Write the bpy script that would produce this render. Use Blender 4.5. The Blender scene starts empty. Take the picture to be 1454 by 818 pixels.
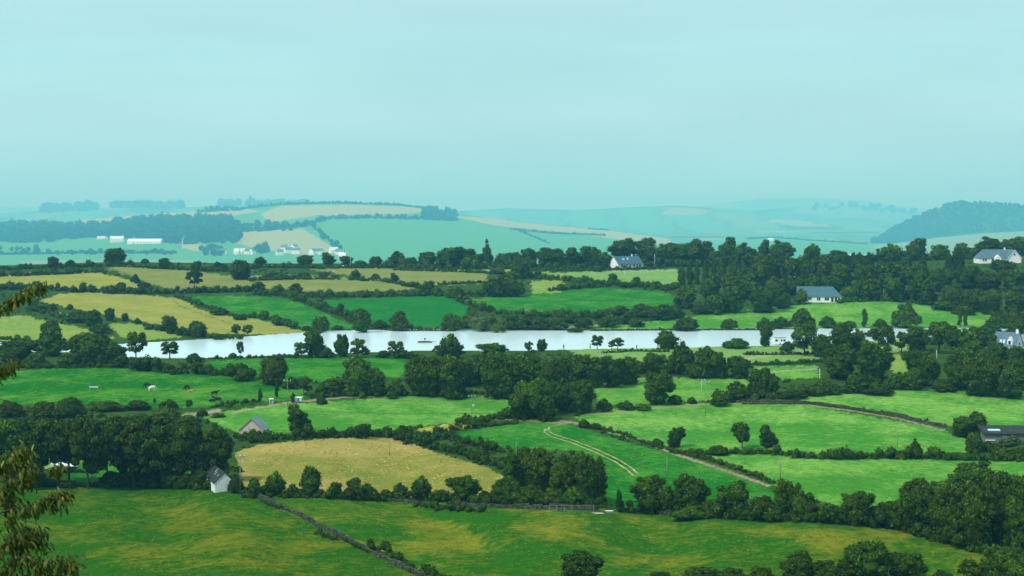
import bpy, math, random
import numpy as np
random.seed(7); RNG = np.random.default_rng(11)
S = bpy.context.scene
COL = S.collection
R = math.radians

# ------------------------------------------------------------------ camera
F = 2400.0                      # focal length in photograph pixels (1454 wide)
HY = 300.0                      # row of the horizon
CAMZ = 60.0
cam_d = bpy.data.cameras.new('camera'); cam = bpy.data.objects.new('camera', cam_d)
COL.objects.link(cam); S.camera = cam
cam.location = (0, 0, CAMZ); cam.rotation_euler = (R(90), 0, 0)
cam_d.sensor_width = 36.0; cam_d.lens = 36.0 * F / 1454.0
cam_d.shift_y = -(409.0 - HY) / 1454.0
cam_d.clip_start = 0.5; cam_d.clip_end = 120000.0

# ------------------------------------------------------------------ sky, sun, exposure
SUN_EL, SUN_AZ = R(50), R(229)      # azimuth clockwise from +Y : left and a little behind the camera
W = bpy.data.worlds.new('World'); S.world = W; W.use_nodes = True
nt = W.node_tree; nt.nodes.clear()
N = lambda t: nt.nodes.new(t)
out = N('ShaderNodeOutputWorld'); bg = N('ShaderNodeBackground'); sky = N('ShaderNodeTexSky')
sky.sky_type = 'NISHITA'; sky.sun_disc = False; sky.sun_elevation = SUN_EL; sky.sun_rotation = SUN_AZ
sky.air_density = 1.0; sky.dust_density = 4.0; sky.ozone_density = 1.0
tc = N('ShaderNodeTexCoord'); sep = N('ShaderNodeSeparateXYZ'); nt.links.new(tc.outputs['Generated'], sep.inputs[0])
ramp = N('ShaderNodeValToRGB')      # thin overcast veil : paler overhead, a little deeper towards the horizon
cr = ramp.color_ramp; cr.elements[0].position = 0.0; cr.elements[0].color = (0.44, 0.88, 0.96, 1)
cr.elements[1].position = 0.16; cr.elements[1].color = (0.56, 0.87, 0.92, 1)
for ps, cc in ((.028, (0.49, 0.89, 0.95, 1)), (.055, (0.53, 0.895, 0.925, 1)), (.09, (0.49, 0.885, 0.92, 1))):
    q = cr.elements.new(ps); q.color = cc
nt.links.new(sep.outputs['Z'], ramp.inputs['Fac'])
mp = N('ShaderNodeMapping'); mp.inputs['Scale'].default_value = (2.5, 2.5, 16.0); nt.links.new(tc.outputs['Generated'], mp.inputs[0])
nz = N('ShaderNodeTexNoise'); nz.inputs['Scale'].default_value = 2.2; nz.inputs['Detail'].default_value = 5; nt.links.new(mp.outputs[0], nz.inputs['Vector'])
nm = N('ShaderNodeMapRange'); nm.inputs['From Min'].default_value = .3; nm.inputs['From Max'].default_value = .7
nm.inputs['To Min'].default_value = 9.2; nm.inputs['To Max'].default_value = 10.35; nt.links.new(nz.outputs['Fac'], nm.inputs['Value'])
sc = N('ShaderNodeVectorMath'); sc.operation = 'SCALE'; nt.links.new(ramp.outputs['Color'], sc.inputs[0]); nt.links.new(nm.outputs[0], sc.inputs['Scale'])
mx = N('ShaderNodeMixRGB'); mx.inputs['Fac'].default_value = 0.86
nt.links.new(sky.outputs[0], mx.inputs[1]); nt.links.new(sc.outputs[0], mx.inputs[2])
nt.links.new(mx.outputs[0], bg.inputs['Color']); bg.inputs['Strength'].default_value = 0.104
nt.links.new(bg.outputs[0], out.inputs['Surface'])
sd = bpy.data.lights.new('sun', 'SUN'); sd.energy = 2.9; sd.angle = R(4); sd.color = (1.0, 0.96, 0.90)
sun = bpy.data.objects.new('sun', sd); COL.objects.link(sun); sun.location = (-200, -100, 400)
sun.rotation_euler = (R(90) - SUN_EL, 0, math.pi - SUN_AZ)
S.view_settings.view_transform = 'Standard'; S.view_settings.look = 'None'
S.view_settings.exposure = 0.0; S.view_settings.gamma = 1.0
cy = S.cycles
cy.use_denoising = True
try: cy.denoiser = 'OPENIMAGEDENOISE'
except Exception: pass
cy.max_bounces = 5; cy.diffuse_bounces = 2; cy.glossy_bounces = 2; cy.transparent_max_bounces = 8
cy.volume_bounces = 1; cy.transmission_bounces = 2
cy.sample_clamp_indirect = 4.0

# ------------------------------------------------------------------ materials
def mat(name, col=(.5, .5, .5), rough=.8, spec=.2, noise=None, bump=0., objcol=False, transl=0.):
    m = bpy.data.materials.new(name); m.use_nodes = True; t = m.node_tree; b = t.nodes['Principled BSDF']
    b.inputs['Roughness'].default_value = rough; b.inputs['Specular IOR Level'].default_value = spec
    src = None
    if objcol:
        oi = t.nodes.new('ShaderNodeObjectInfo'); src = oi.outputs['Color']
    if noise:
        scale, amt = noise
        c = t.nodes.new('ShaderNodeTexCoord'); n = t.nodes.new('ShaderNodeTexNoise')
        n.inputs['Scale'].default_value = scale; n.inputs['Detail'].default_value = 4
        t.links.new(c.outputs['Object'], n.inputs['Vector'])
        mr = t.nodes.new('ShaderNodeMapRange'); mr.inputs['From Min'].default_value = .3; mr.inputs['From Max'].default_value = .7
        mr.inputs['To Min'].default_value = 1 - amt; mr.inputs['To Max'].default_value = 1 + amt
        t.links.new(n.outputs['Fac'], mr.inputs['Value'])
        mu = t.nodes.new('ShaderNodeVectorMath'); mu.operation = 'SCALE'
        if src: t.links.new(src, mu.inputs[0])
        else: mu.inputs[0].default_value = col
        t.links.new(mr.outputs[0], mu.inputs['Scale']); src = mu.outputs[0]
        if bump:
            bp = t.nodes.new('ShaderNodeBump'); bp.inputs['Strength'].default_value = bump; bp.inputs['Distance'].default_value = .1
            t.links.new(n.outputs['Fac'], bp.inputs['Height']); t.links.new(bp.outputs[0], b.inputs['Normal'])
    if src: t.links.new(src, b.inputs['Base Color'])
    else: b.inputs['Base Color'].default_value = (*col, 1)
    return m

def ground_material():
    m = bpy.data.materials.new('grassland'); m.use_nodes = True; t = m.node_tree; b = t.nodes['Principled BSDF']
    b.inputs['Roughness'].default_value = 1.0; b.inputs['Specular IOR Level'].default_value = 0.0
    A = lambda n: (lambda q: (setattr(q, 'attribute_name', n), q)[1])(t.nodes.new('ShaderNodeAttribute'))
    ca, cb, mo = A('colA'), A('colB'), A('mott')
    c = t.nodes.new('ShaderNodeTexCoord')
    def noise(s, det, rough=.6, vs=(1, 1, 1)):
        mpp = t.nodes.new('ShaderNodeMapping'); mpp.inputs['Scale'].default_value = vs; t.links.new(c.outputs['Object'], mpp.inputs[0])
        n = t.nodes.new('ShaderNodeTexNoise'); n.inputs['Scale'].default_value = s; n.inputs['Detail'].default_value = det
        n.inputs['Roughness'].default_value = rough; t.links.new(mpp.outputs[0], n.inputs['Vector']); return n.outputs['Fac']
    def math_(op, x, y):
        q = t.nodes.new('ShaderNodeMath'); q.operation = op
        for i, v in enumerate((x, y)):
            if isinstance(v, (int, float)): q.inputs[i].default_value = v
            else: t.links.new(v, q.inputs[i])
        return q.outputs[0]
    n1, n2, n3 = noise(.05, 6, .66), noise(.5, 5, .75), noise(1.9, 3, .8)
    s = math_('ADD', math_('MULTIPLY', n1, .62), math_('MULTIPLY', n2, .38))
    s = math_('MULTIPLY', math_('SUBTRACT', s, .5), 7.0)
    s = math_('ADD', s, mo.outputs['Fac'])
    cl = t.nodes.new('ShaderNodeClamp'); t.links.new(s, cl.inputs[0])
    mixn = t.nodes.new('ShaderNodeMixRGB'); t.links.new(cl.outputs[0], mixn.inputs['Fac'])
    t.links.new(ca.outputs['Color'], mixn.inputs[1]); t.links.new(cb.outputs['Color'], mixn.inputs[2])
    k = math_('ADD', math_('MULTIPLY', n3, .9), math_('MULTIPLY', n2, .7))
    k = math_('ADD', math_('MULTIPLY', math_('SUBTRACT', k, .8), 1.5), 1.0)
    k = math_('MAXIMUM', k, .35)
    mu = t.nodes.new('ShaderNodeVectorMath'); mu.operation = 'SCALE'
    t.links.new(mixn.outputs[0], mu.inputs[0]); t.links.new(k, mu.inputs['Scale']); t.links.new(mu.outputs[0], b.inputs['Base Color'])
    bp = t.nodes.new('ShaderNodeBump'); bp.inputs['Strength'].default_value = .5; bp.inputs['Distance'].default_value = .5
    t.links.new(math_('ADD', n2, math_('MULTIPLY', n3, .4)), bp.inputs['Height']); t.links.new(bp.outputs[0], b.inputs['Normal'])
    return m

M = {}
M['ground'] = ground_material()
def leaf_material():
    m = bpy.data.materials.new('foliage'); m.use_nodes = True; t = m.node_tree; b = t.nodes['Principled BSDF']
    b.inputs['Roughness'].default_value = .85; b.inputs['Specular IOR Level'].default_value = .03
    oi = t.nodes.new('ShaderNodeObjectInfo'); at = t.nodes.new('ShaderNodeAttribute'); at.attribute_name = 'tint'
    mu = t.nodes.new('ShaderNodeVectorMath'); mu.operation = 'MULTIPLY'
    t.links.new(oi.outputs['Color'], mu.inputs[0]); t.links.new(at.outputs['Color'], mu.inputs[1])
    t.links.new(mu.outputs[0], b.inputs['Base Color']); return m
M['leaf'] = leaf_material()
M['bark'] = mat('bark', (.055, .05, .035), .9, .1, (3, .4))
M['stone'] = mat('drystone', (.062, .07, .046), .9, .1, (1.6, .8), .3)
M['earth'] = mat('bare_earth', (.40, .30, .17), .95, .05, (.9, .35), .3)
M['rut'] = mat('grassy_rut', (.34, .33, .15), .95, .05, (.5, .4), .2)
M['white'] = mat('white_render', (.86, .86, .84), .8, .2, (.6, .06))
M['board'] = mat('white_boarding', (.84, .85, .85), .7, .2, (2.5, .12))
M['tan'] = mat('tan_render', (.56, .48, .38), .85, .1, (.8, .15))
M['greywall'] = mat('grey_render', (.16, .18, .16), .85, .1, (.8, .15))
M['slate'] = mat('blue_slate', (.055, .13, .17), .6, .3, (1.5, .25), .2)
M['slate2'] = mat('pale_slate', (.085, .155, .19), .6, .3, (1.2, .25), .2)
M['darkroof'] = mat('dark_roof', (.035, .045, .04), .85, .1, (1.2, .4), .2)
M['greyroof'] = mat('grey_sheet_roof', (.20, .25, .26), .6, .3, (1.0, .2))
M['whiteroof'] = mat('white_sheet_roof', (.78, .8, .82), .5, .3, (.5, .06))
M['pane'] = mat('window_glass', (.02, .03, .035), .08, .6)
M['bluepane'] = mat('sky_panel', (.45, .68, .78), .15, .6)
M['door'] = mat('dark_door', (.05, .05, .045), .6, .3)
M['pole'] = mat('weathered_wood', (.22, .22, .19), .9, .1, (2, .3))
M['metal'] = mat('galvanised_metal', (.45, .48, .48), .45, .5, (3, .15))
M['brown'] = mat('brown_timber', (.13, .075, .04), .8, .2, (2, .3))
M['black'] = mat('black_rubber', (.02, .02, .02), .8, .2)
M['cowskin'] = mat('cow_hide', (1, 1, 1), .8, .15, (1.5, .2), 0, True)
M['cloth'] = mat('dark_clothing', (.03, .035, .05), .9, .1)
M['skin'] = mat('skin', (.45, .28, .2), .6, .3)
M['orange'] = mat('orange_paint', (.55, .2, .06), .6, .3)

# ------------------------------------------------------------------ terrain : every pixel column has a depth profile d (metres per pixel)
LAKE = -50.0                      # water level relative to the camera
ZMIN_NEAR = 372.0
def ridge_y(x): return np.interp(x, [-250, 0, 160, 370, 700, 900, 1100, 1300, 1454, 1700], [375, 377, 372, 374, 374, 376, 372, 368, 364, 362])
def near_y(x):  return np.interp(x, [-250, 0, 100, 170, 230, 300, 360, 430, 500, 600, 720, 850, 940, 1100, 1200, 1290, 1370, 1430, 1700], [497, 498, 500, 506, 508, 508.5, 506, 503, 500.5, 497.5, 498, 495, 493.5, 490.5, 487, 480, 474, 469, 467])
def far_y(x):   return np.interp(x, [-250, 0, 100, 165, 260, 330, 380, 440, 480, 600, 700, 820, 920, 1080, 1300, 1430, 1700], [485, 487, 488, 489.5, 484, 480, 476, 472, 470, 467.5, 470, 470, 468.5, 467, 466.8, 465.5, 465])
KB_Y = np.array([840, 818, 760, 700, 650, 600, 560, 520.]); KB_Z = np.array([-56.6, -56.9, -57.5, -58, -57.5, -56, -53.6, -50.9])
KT_Y = np.array([455, 430, 400, 385, 372.]); KT_Z = np.array([-47.9, -43, -37, -34, -31.5])
D_RIDGE = .437
def dn(x, y):
    """depth (metres per pixel) of the near ground seen at photograph pixel x, y"""
    x = np.asarray(x, float); y = np.asarray(y, float); x, y = np.broadcast_arrays(x, y)
    ny, fy, ry = near_y(x), far_y(x), ridge_y(x)
    dnear, dfar = -LAKE / (ny - HY), -LAKE / (fy - HY)
    kd = -KB_Z / (KB_Y - HY)
    below = np.interp(-y, -KB_Y, kd)
    d520 = kd[-1]
    # between row 520 and the shore
    t = np.clip((520 - y) / (520 - ny), 0, 1); mid = d520 + (dnear - .0012 - d520) * t
    below = np.where(y < 520, mid, below)
    water = -LAKE / np.maximum(y - HY, 1.)
    # above the far shore : rows are measured from the shore up to the ridge
    ktd = -KT_Z / (KT_Y - HY)
    s = np.clip((fy - y) / (fy - ry), 0, 1)
    S_ = np.concatenate([[0.], (468 - KT_Y) / (468 - 372.)]); base = np.concatenate([[.2976], ktd])
    up = np.interp(s, S_, base) + (dfar - .2976) * np.clip(1 - s * 2.2, 0, 1) + .0012
    d = np.where(y > ny, below, np.where(y > fy, water, up))
    # gentle undulation
    wob = .0045 * np.sin(x / 95. + y / 31.) * np.sin(y / 26. - x / 170.) + .003 * np.sin(x / 47. + 1.3) * np.sin(y / 17. + x / 120.)
    nearf = np.clip((y - 560) / 120, 0, 1)
    wob = wob + nearf * (.017 * np.sin(x / 62. + y / 140.) + .007 * np.sin(x / 27. - y / 90. + 1))
    fl = (x - (600 + (y - 715) * 1.15)) / 42.; wob = wob + .040 * np.exp(-fl * fl) * np.clip((y - 712) / 40, 0, 1) * np.clip((840 - y) / 60, 0, 1)
    edge = np.clip(np.minimum(np.abs(y - ny), np.abs(y - fy)) / 14., 0, 1) * np.clip((y - ry) / 10, 0, 1)
    wob = wob * edge * np.where((y < ny) & (y > fy), 0, 1) * np.clip((840 - y) / 20, 0, 1)
    return d * (1 + wob)

def crest_y(x): return np.interp(x, [-250, 0, 60, 120, 200, 280, 330, 400, 500, 590, 620, 650, 700, 740, 800, 850, 900, 950, 1000, 1045, 1090, 1140, 1200, 1240, 1270, 1330, 1400, 1454, 1700],
                                [322, 321, 320, 312, 305, 300, 296, 289, 287, 292.5, 297, 303, 310, 315, 321, 325, 330, 338, 344, 341, 336, 339, 344, 346, 344, 337, 331, 328, 322])
DF0, DF1 = 2.80, 4.80
def df(x, y):
    """depth of the far hillside seen at pixel x, y"""
    x = np.asarray(x, float); y = np.asarray(y, float)
    cyy = crest_y(x); by = ridge_y(x) + 2
    t = np.clip((by - y) / (by - cyy), 0, 1.05)
    return DF0 + (DF1 - DF0) * (.35 * t + .65 * t ** 2.2)

def P(x, y, d):
    return ((x - 727.) * d, F * d, CAMZ - (y - HY) * d)
def at(x, y):
    d = float(dn(x, y)); return P(x, y, d), d
def at_far(x, y):
    d = float(df(x, y)); return P(x, y, d), d

def inpoly(px, py, poly):
    ins = np.zeros(px.shape, bool); n = len(poly)
    xs = [p[0] for p in poly]; ys = [p[1] for p in poly]
    box = (px >= min(xs)) & (px <= max(xs)) & (py >= min(ys)) & (py <= max(ys))
    qx, qy = px[box], py[box]; r = np.zeros(qx.shape, bool)
    for i in range(n):
        x1, y1 = poly[i]; x2, y2 = poly[(i + 1) % n]
        if y1 == y2: continue
        c = ((y1 > qy) != (y2 > qy)) & (qx < (x2 - x1) * (qy - y1) / (y2 - y1) + x1); r ^= c
    ins[box] = r
    return ins
def distline(px, py, pts):
    best = np.full(px.shape, 1e9)
    for (x1, y1), (x2, y2) in zip(pts[:-1], pts[1:]):
        dx, dy = x2 - x1, y2 - y1; L = dx * dx + dy * dy + 1e-9
        t = np.clip(((px - x1) * dx + (py - y1) * dy) / L, 0, 1)
        best = np.minimum(best, np.hypot(px - x1 - t * dx, (py - y1 - t * dy)))
    return best

G = dict(  # base colours of the grassland : (main, second, share of the second)
    olive=((.025, .105, .005), (.15, .165, .011), .08),
    olive2=((.026, .115, .006), (.18, .19, .014), .12),
    gold=((.39, .30, .085), (.20, .22, .035), .5),
    bright=((.065, .235, .025), (.16, .34, .055), .42),
    bright2=((.060, .235, .026), (.18, .36, .060), .50),
    mid=((.018, .150, .013), (.070, .24, .027), .32),
    rich=((.014, .150, .022), (.030, .185, .022), .3),
    pale=((.15, .30, .075), (.21, .33, .085), .5),
    cow=((.016, .140, .011), (.085, .24, .025), .32),
    tan=((.325, .30, .065), (.23, .265, .05), .45),
    tan2=((.235, .245, .07), (.17, .21, .055), .45),
    tgreen=((.18, .29, .055), (.26, .31, .065), .4),
    ylw=((.36, .31, .02), (.22, .27, .025), .4),
    scrub=((.030, .075, .014), (.05, .10, .016), .4),
    rough=((.06, .10, .018), (.10, .13, .02), .4),
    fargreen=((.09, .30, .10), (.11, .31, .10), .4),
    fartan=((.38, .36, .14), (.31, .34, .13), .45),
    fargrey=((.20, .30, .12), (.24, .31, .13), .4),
)
FIELDS = [  # polygons in photograph pixels, near ground
    ('olive', 'near field under the dark trees', [(-250, 684), (60, 681), (200, 686), (345, 699), (365, 710), (450, 748), (570, 798), (640, 845), (-250, 845)]),
    ('olive2', '', [(345, 699), (420, 704), (500, 709), (700, 717), (850, 722), (1000, 732), (1120, 736), (1240, 748), (1330, 765), (1395, 785), (1440, 790), (1700, 800), (1700, 845), (640, 845), (570, 798), (450, 748), (365, 710)]),
    ('gold', '', [(335, 642), (370, 631), (450, 624), (530, 620), (560, 622), (620, 643), (690, 663), (728, 684), (735, 700), (680, 706), (560, 706), (420, 704), (345, 690)]),
    ('bright', '', [(285, 592), (320, 584), (370, 577), (440, 572), (500, 568), (600, 561), (680, 560), (735, 570), (735, 578), (690, 590), (640, 600), (560, 610), (440, 614), (360, 620), (330, 612)]),
    ('ylw', '', [(592, 608), (640, 602), (668, 600), (668, 605), (640, 611), (600, 617)]),
    ('cow', '', [(-250, 534), (0, 528), (100, 522), (185, 518), (215, 526), (300, 531), (400, 543), (435, 552), (432, 566), (370, 572), (300, 578), (250, 580), (100, 572), (-250, 580)]),
    ('mid', '', [(290, 514), (360, 510), (440, 508), (575, 505), (578, 520), (570, 536), (480, 536), (440, 545), (400, 541), (330, 529), (295, 522)]),
    ('mid', '', [(640, 622), (660, 613), (720, 602), (760, 600), (800, 600), (880, 625), (990, 655), (1095, 695), (1110, 712), (1000, 722), (880, 720), (860, 712), (860, 660), (820, 640), (720, 636)]),
    ('bright2', '', [(815, 592), (860, 583), (930, 575), (1010, 572), (1140, 575), (1230, 590), (1330, 608), (1372, 622), (1380, 642), (1200, 646), (1060, 642), (1000, 644), (950, 634), (880, 620), (835, 603)]),
    ('bright2', '', [(1040, 574), (1080, 568), (1160, 558), (1260, 549), (1340, 546), (1454, 547), (1700, 548), (1700, 612), (1420, 612), (1345, 604), (1240, 582), (1140, 570)]),
    ('bright', '', [(1000, 645), (1100, 645), (1250, 652), (1454, 654), (1700, 660), (1700, 700), (1450, 700), (1300, 718), (1200, 720), (1120, 700), (1060, 670)]),
    ('bright', '', [(842, 546), (900, 539), (970, 536), (1050, 538), (1085, 542), (1060, 560), (980, 572), (880, 576), (850, 572)]),
    ('bright', '', [(1070, 520), (1160, 519), (1165, 536), (1090, 540)]),
    ('pale', '', [(800, 494.5), (930, 493), (1100, 491), (1290, 480), (1300, 497), (1180, 510), (1060, 515), (900, 520), (830, 510)]),
    ('tgreen', '', [(1250, 500), (1320, 503), (1320, 530), (1270, 530)]),
    ('tgreen', '', [(60, 632), (180, 628), (180, 660), (60, 668)]),
    ('mid', '', [(100, 655), (300, 655), (300, 690), (100, 690)]),
    # beyond the water
    ('tan', '', [(55, 428), (85, 417), (130, 415), (200, 418), (255, 424), (285, 440), (360, 452), (430, 470), (470, 472), (380, 476), (300, 473), (230, 462), (140, 446)]),
    ('tan', '', [(-250, 392), (0, 390), (60, 386), (130, 386), (172, 394), (210, 408), (150, 411), (60, 409), (-250, 405)]),
    ('tan2', '', [(148, 381), (180, 378), (260, 383), (330, 392), (370, 403), (372, 410), (250, 411), (215, 404), (180, 390)]),
    ('tgreen', '', [(-250, 455), (0, 450), (35, 448), (60, 455), (110, 464), (165, 480), (140, 485), (60, 485), (-250, 485)]),
    ('tgreen', '', [(150, 460), (190, 459), (240, 471), (262, 479), (200, 484), (172, 478)]),
    ('mid', '', [(268, 421), (330, 420), (400, 423), (430, 430), (470, 450), (510, 466), (460, 470), (420, 466), (340, 446), (300, 436)]),
    ('rich', '', [(450, 427), (500, 424), (600, 421), (645, 420), (665, 436), (655, 452), (640, 466), (560, 466), (500, 448)]),
    ('tan2', '', [(355, 392), (420, 390), (470, 393), (540, 398), (592, 409), (560, 414), (430, 414), (372, 410)]),
    ('tan2', '', [(440, 383), (520, 380), (600, 384), (690, 388), (692, 402), (640, 405), (585, 403), (520, 395)]),
    ('tgreen', '', [(560, 377), (700, 380), (780, 384), (780, 388), (690, 388), (600, 384)]),
    ('mid', '', [(662, 426), (720, 419), (790, 413), (860, 409), (940, 414), (965, 424), (950, 440), (860, 444), (760, 446), (700, 440)]),
    ('tgreen', '', [(755, 399), (800, 397), (795, 416), (755, 417)]),
    ('pale', '', [(765, 388), (830, 386), (900, 384), (968, 382), (970, 398), (940, 406), (880, 402), (800, 396)]),
    ('bright', '', [(840, 468), (880, 462), (1000, 447), (1080, 438), (1130, 433), (1200, 428), (1260, 424), (1310, 428), (1370, 438), (1430, 448), (1440, 462), (1380, 468), (1100, 470), (900, 470)]),
]
FARF = [
    ('fargreen', '', [(455, 318), (480, 311), (640, 314), (700, 320), (760, 330), (830, 340), (900, 345), (900, 380), (480, 380), (500, 362)]),
    ('fartan', '', [(370, 303), (400, 292), (500, 291), (590, 294), (612, 301), (560, 304), (450, 306), (380, 316)]),
    ('fartan', '', [(640, 306), (700, 310), (740, 316), (800, 322), (860, 327), (950, 339), (960, 350), (880, 340), (780, 328), (700, 320)]),
    ('fartan', '', [(60, 325), (120, 312), (200, 305), (290, 299), (340, 295), (370, 300), (330, 306), (280, 309), (180, 317), (80, 330)]),
    ('fartan', '', [(330, 328), (430, 325), (455, 340), (485, 360), (420, 362), (360, 352), (335, 345)]),
    ('fartan', '', [(258, 346), (290, 346), (290, 360), (258, 352)]),
    ('fargrey', '', [(1230, 352), (1260, 345), (1330, 338), (1400, 332), (1454, 329), (1700, 323), (1700, 350), (1300, 362)]),
    ('fargreen', '', [(1040, 350), (1060, 339), (1090, 336), (1140, 339), (1200, 345), (1240, 350), (1240, 362), (1040, 362)]),
    ('fargreen', '', [(-250, 340), (100, 336), (250, 348), (250, 357), (-250, 352)]),
    ('fargreen', '', [(-250, 356), (290, 357), (290, 366), (-250, 366)]),
    ('fargrey', '', [(30, 370), (270, 369), (290, 380), (30, 380)]),
]
# worn / dry / lush patches, plus shade of dips and clouds put into the colour : x, y, rx, ry, change of the share of the second colour
BLOBS = [(640, 745, 60, 14, .5), (590, 715, 70, 8, .4), (760, 735, 50, 16, .55), (650, 765, 70, 22, .45), (700, 790, 70, 22, .3), (800, 715, 60, 6, .4), (560, 745, 60, 22, -.3), (690, 745, 30, 20, -1.0), (740, 790, 26, 20, -.9), (640, 730, 24, 12, -.7), (800, 765, 40, 26, .45), (600, 760, 30, 30, .3), (640, 772, 30, 16, .3),
         (1190, 768, 50, 12, .6), (1130, 755, 60, 10, .4), (1260, 760, 70, 10, .7), (1330, 785, 70, 14, .5), (1050, 790, 60, 16, -.3), (960, 780, 90, 22, .1), (900, 755, 70, 16, .0), (1150, 785, 40, 10, -.5), (780, 775, 60, 16, -.5),
         (130, 700, 120, 12, -.2), (130, 745, 90, 12, .25), (280, 745, 60, 24, .45), (330, 765, 50, 18, .45), (200, 790, 90, 12, .25), (90, 790, 60, 30, -.5), (400, 730, 26, 12, .4), (240, 715, 90, 14, .15), (420, 790, 70, 16, -.1), (340, 800, 60, 14, .4),
         (450, 640, 110, 9, -.5), (600, 660, 60, 12, .3), (400, 672, 50, 12, .5), (520, 668, 110, 12, .45), (600, 690, 90, 12, .5), (560, 635, 50, 6, -.4), (470, 655, 40, 6, .3), (930, 600, 90, 10, .35), (1080, 612, 120, 10, -.9), (1150, 595, 90, 8, .4), (1230, 622, 90, 12, -.6), (1000, 622, 60, 10, -.5), (1280, 575, 110, 10, .35),
         (1180, 665, 160, 8, .45), (1200, 690, 120, 12, -.8), (1400, 555, 80, 5, -.8), (650, 640, 80, 16, .1), (960, 690, 90, 16, -.4), (800, 640, 50, 14, .4), (560, 590, 120, 8, .2), (470, 598, 100, 8, -.7), (700, 577, 40, 6, -.5),
         (470, 525, 70, 10, .1), (130, 548, 150, 8, -.6), (60, 565, 90, 8, .3), (240, 556, 70, 7, .35), (330, 560, 60, 7, .3), (600, 440, 60, 8, -.6), (1230, 440, 100, 8, .4), (1320, 455, 60, 6, -.4), (1000, 460, 90, 6, -.5)]
LINES = [  # bare / stony verges painted on the ground : points, half width, colour
    ([(798, 598), (850, 606), (900, 622), (960, 645), (1030, 668), (1092, 690)], 2.0, (.44, .34, .22)),
    ([(1062, 573), (1140, 574), (1210, 583), (1270, 593), (1340, 611)], 1.3, (.42, .33, .21)),
    ([(330, 586), (400, 573), (440, 569), (500, 563), (560, 562), (650, 557)], 1.6, (.40, .33, .20)),
    ([(262, 590), (290, 586), (312, 583)], 3.0, (.45, .36, .25)),
    ([(680, 600), (720, 595), (760, 598), (800, 601)], 1.4, (.40, .33, .20)),
    ([(830, 588), (870, 585), (905, 581), (1000, 574), (1100, 570)], 1.3, (.36, .32, .16)),
    ([(600, 612), (640, 601), (670, 597)], .8, (.48, .44, .34)),
    ([(842, 546), (900, 538), (960, 535)], .8, (.5, .48, .36)),
    ([(990, 520), (1100, 503), (1200, 498), (1300, 492)], 2.0, (.44, .40, .26)),
    ([(1060, 533), (1110, 527), (1160, 524)], 1.2, (.40, .38, .28)),
    ([(720, 470), (800, 466), (850, 462)], 2.2, (.36, .30, .17)),
    ([(55, 440), (90, 446), (130, 452)], 1.2, (.45, .40, .30)),
    ([(243, 424), (258, 436), (290, 447), (330, 460)], .8, (.10, .14, .04)),
    ([(150, 381), (172, 386), (200, 398)], 1.0, (.10, .13, .05)),
    ([(430, 584), (500, 586), (600, 588), (730, 586)], .9, (.05, .17, .035)),
    ([(575, 381), (690, 383)], .8, (.40, .38, .28)), ([(840, 386), (960, 384)], .8, (.46, .42, .26)),
    ([(350, 392), (400, 394), (470, 395)], .6, (.36, .36, .3)),
]
def paint(px, py, far):
    jx = 1.6 * np.sin(py * 1.7 + px * .21) + 1.2 * np.sin(px * .77 + py * .9); jy = .7 * np.sin(px * .31 + 1.) + .5 * np.sin(px * .83 + py)
    if far: jx, jy = jx * .3, jy * .3
    qx, qy = px + jx, py + jy
    base = G['fargreen'] if far else G['scrub']
    A = np.empty(px.shape + (3,)); B = np.empty_like(A); mo = np.full(px.shape, base[2]); fid = np.zeros(px.shape, int)
    A[:] = base[0]; B[:] = base[1]
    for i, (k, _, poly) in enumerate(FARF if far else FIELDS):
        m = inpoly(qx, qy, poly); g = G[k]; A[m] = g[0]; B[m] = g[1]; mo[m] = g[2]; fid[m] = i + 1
    if not far:
        d = dn(px, np.minimum(py, 840)); wx, wy = (px - 727) * d, F * d
        for i, (k, _, poly) in enumerate(FIELDS):
            if k in ('bright', 'bright2', 'tan', 'mid', 'cow'):
                m = fid == i + 1; a = 1.1 * math.sin(i * 2.3); mo[m] += .16 * np.sin((wx[m] * math.cos(a) + wy[m] * math.sin(a) * .5) / 2.2 + .6 * np.sin(wy[m] / 23.))
        for (bx, by, rx, ry, s) in BLOBS:
            mo += s * np.exp(-(((px - bx) / rx) ** 2 + ((py - by) / ry) ** 2) + .35 * np.sin(px * .13 + py * .4) * .5)
        for pts, hw, c in LINES:
            dd = distline(qx, py + jy * .5, pts); m = np.clip(1.25 - dd / hw, 0, 1)[..., None]
            m = m * (.55 + .45 * np.sin(px * .9 + py)[..., None] ** 2)
            A = A * (1 - m) + np.array(c) * m; B = B * (1 - m) + np.array(c) * .75 * m
    return A, B, mo, fid

def grid_object(name, pts, keep, A, B, mo, smooth=True):
    """pts (rows, cols, 3); keep = boolean per quad"""
    nr, nc = pts.shape[:2]; idx = np.arange(nr * nc).reshape(nr, nc)
    q = np.stack([idx[:-1, :-1], idx[:-1, 1:], idx[1:, 1:], idx[1:, :-1]], -1)[keep]
    used, inv = np.unique(q.ravel(), return_inverse=True)
    f = inv.reshape(-1, 4); v = pts.reshape(-1, 3)[used]
    o = v.mean(0); v = v - o
    me = fast_mesh(name, v, f, M['ground'], smooth)
    for nm, arr in (('colA', A), ('colB', B)):
        at_ = me.attributes.new(nm, 'FLOAT_COLOR', 'POINT'); c = np.ones((len(used), 4)); c[:, :3] = arr.reshape(-1, 3)[used]
        at_.data.foreach_set('color', c.astype(np.float32).ravel())
    at_ = me.attributes.new('mott', 'FLOAT', 'POINT'); at_.data.foreach_set('value', mo.ravel()[used].astype(np.float32))
    ob = bpy.data.objects.new(name, me); COL.objects.link(ob); ob.location = o; ob['kind'] = 'structure'
    return ob
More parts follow.
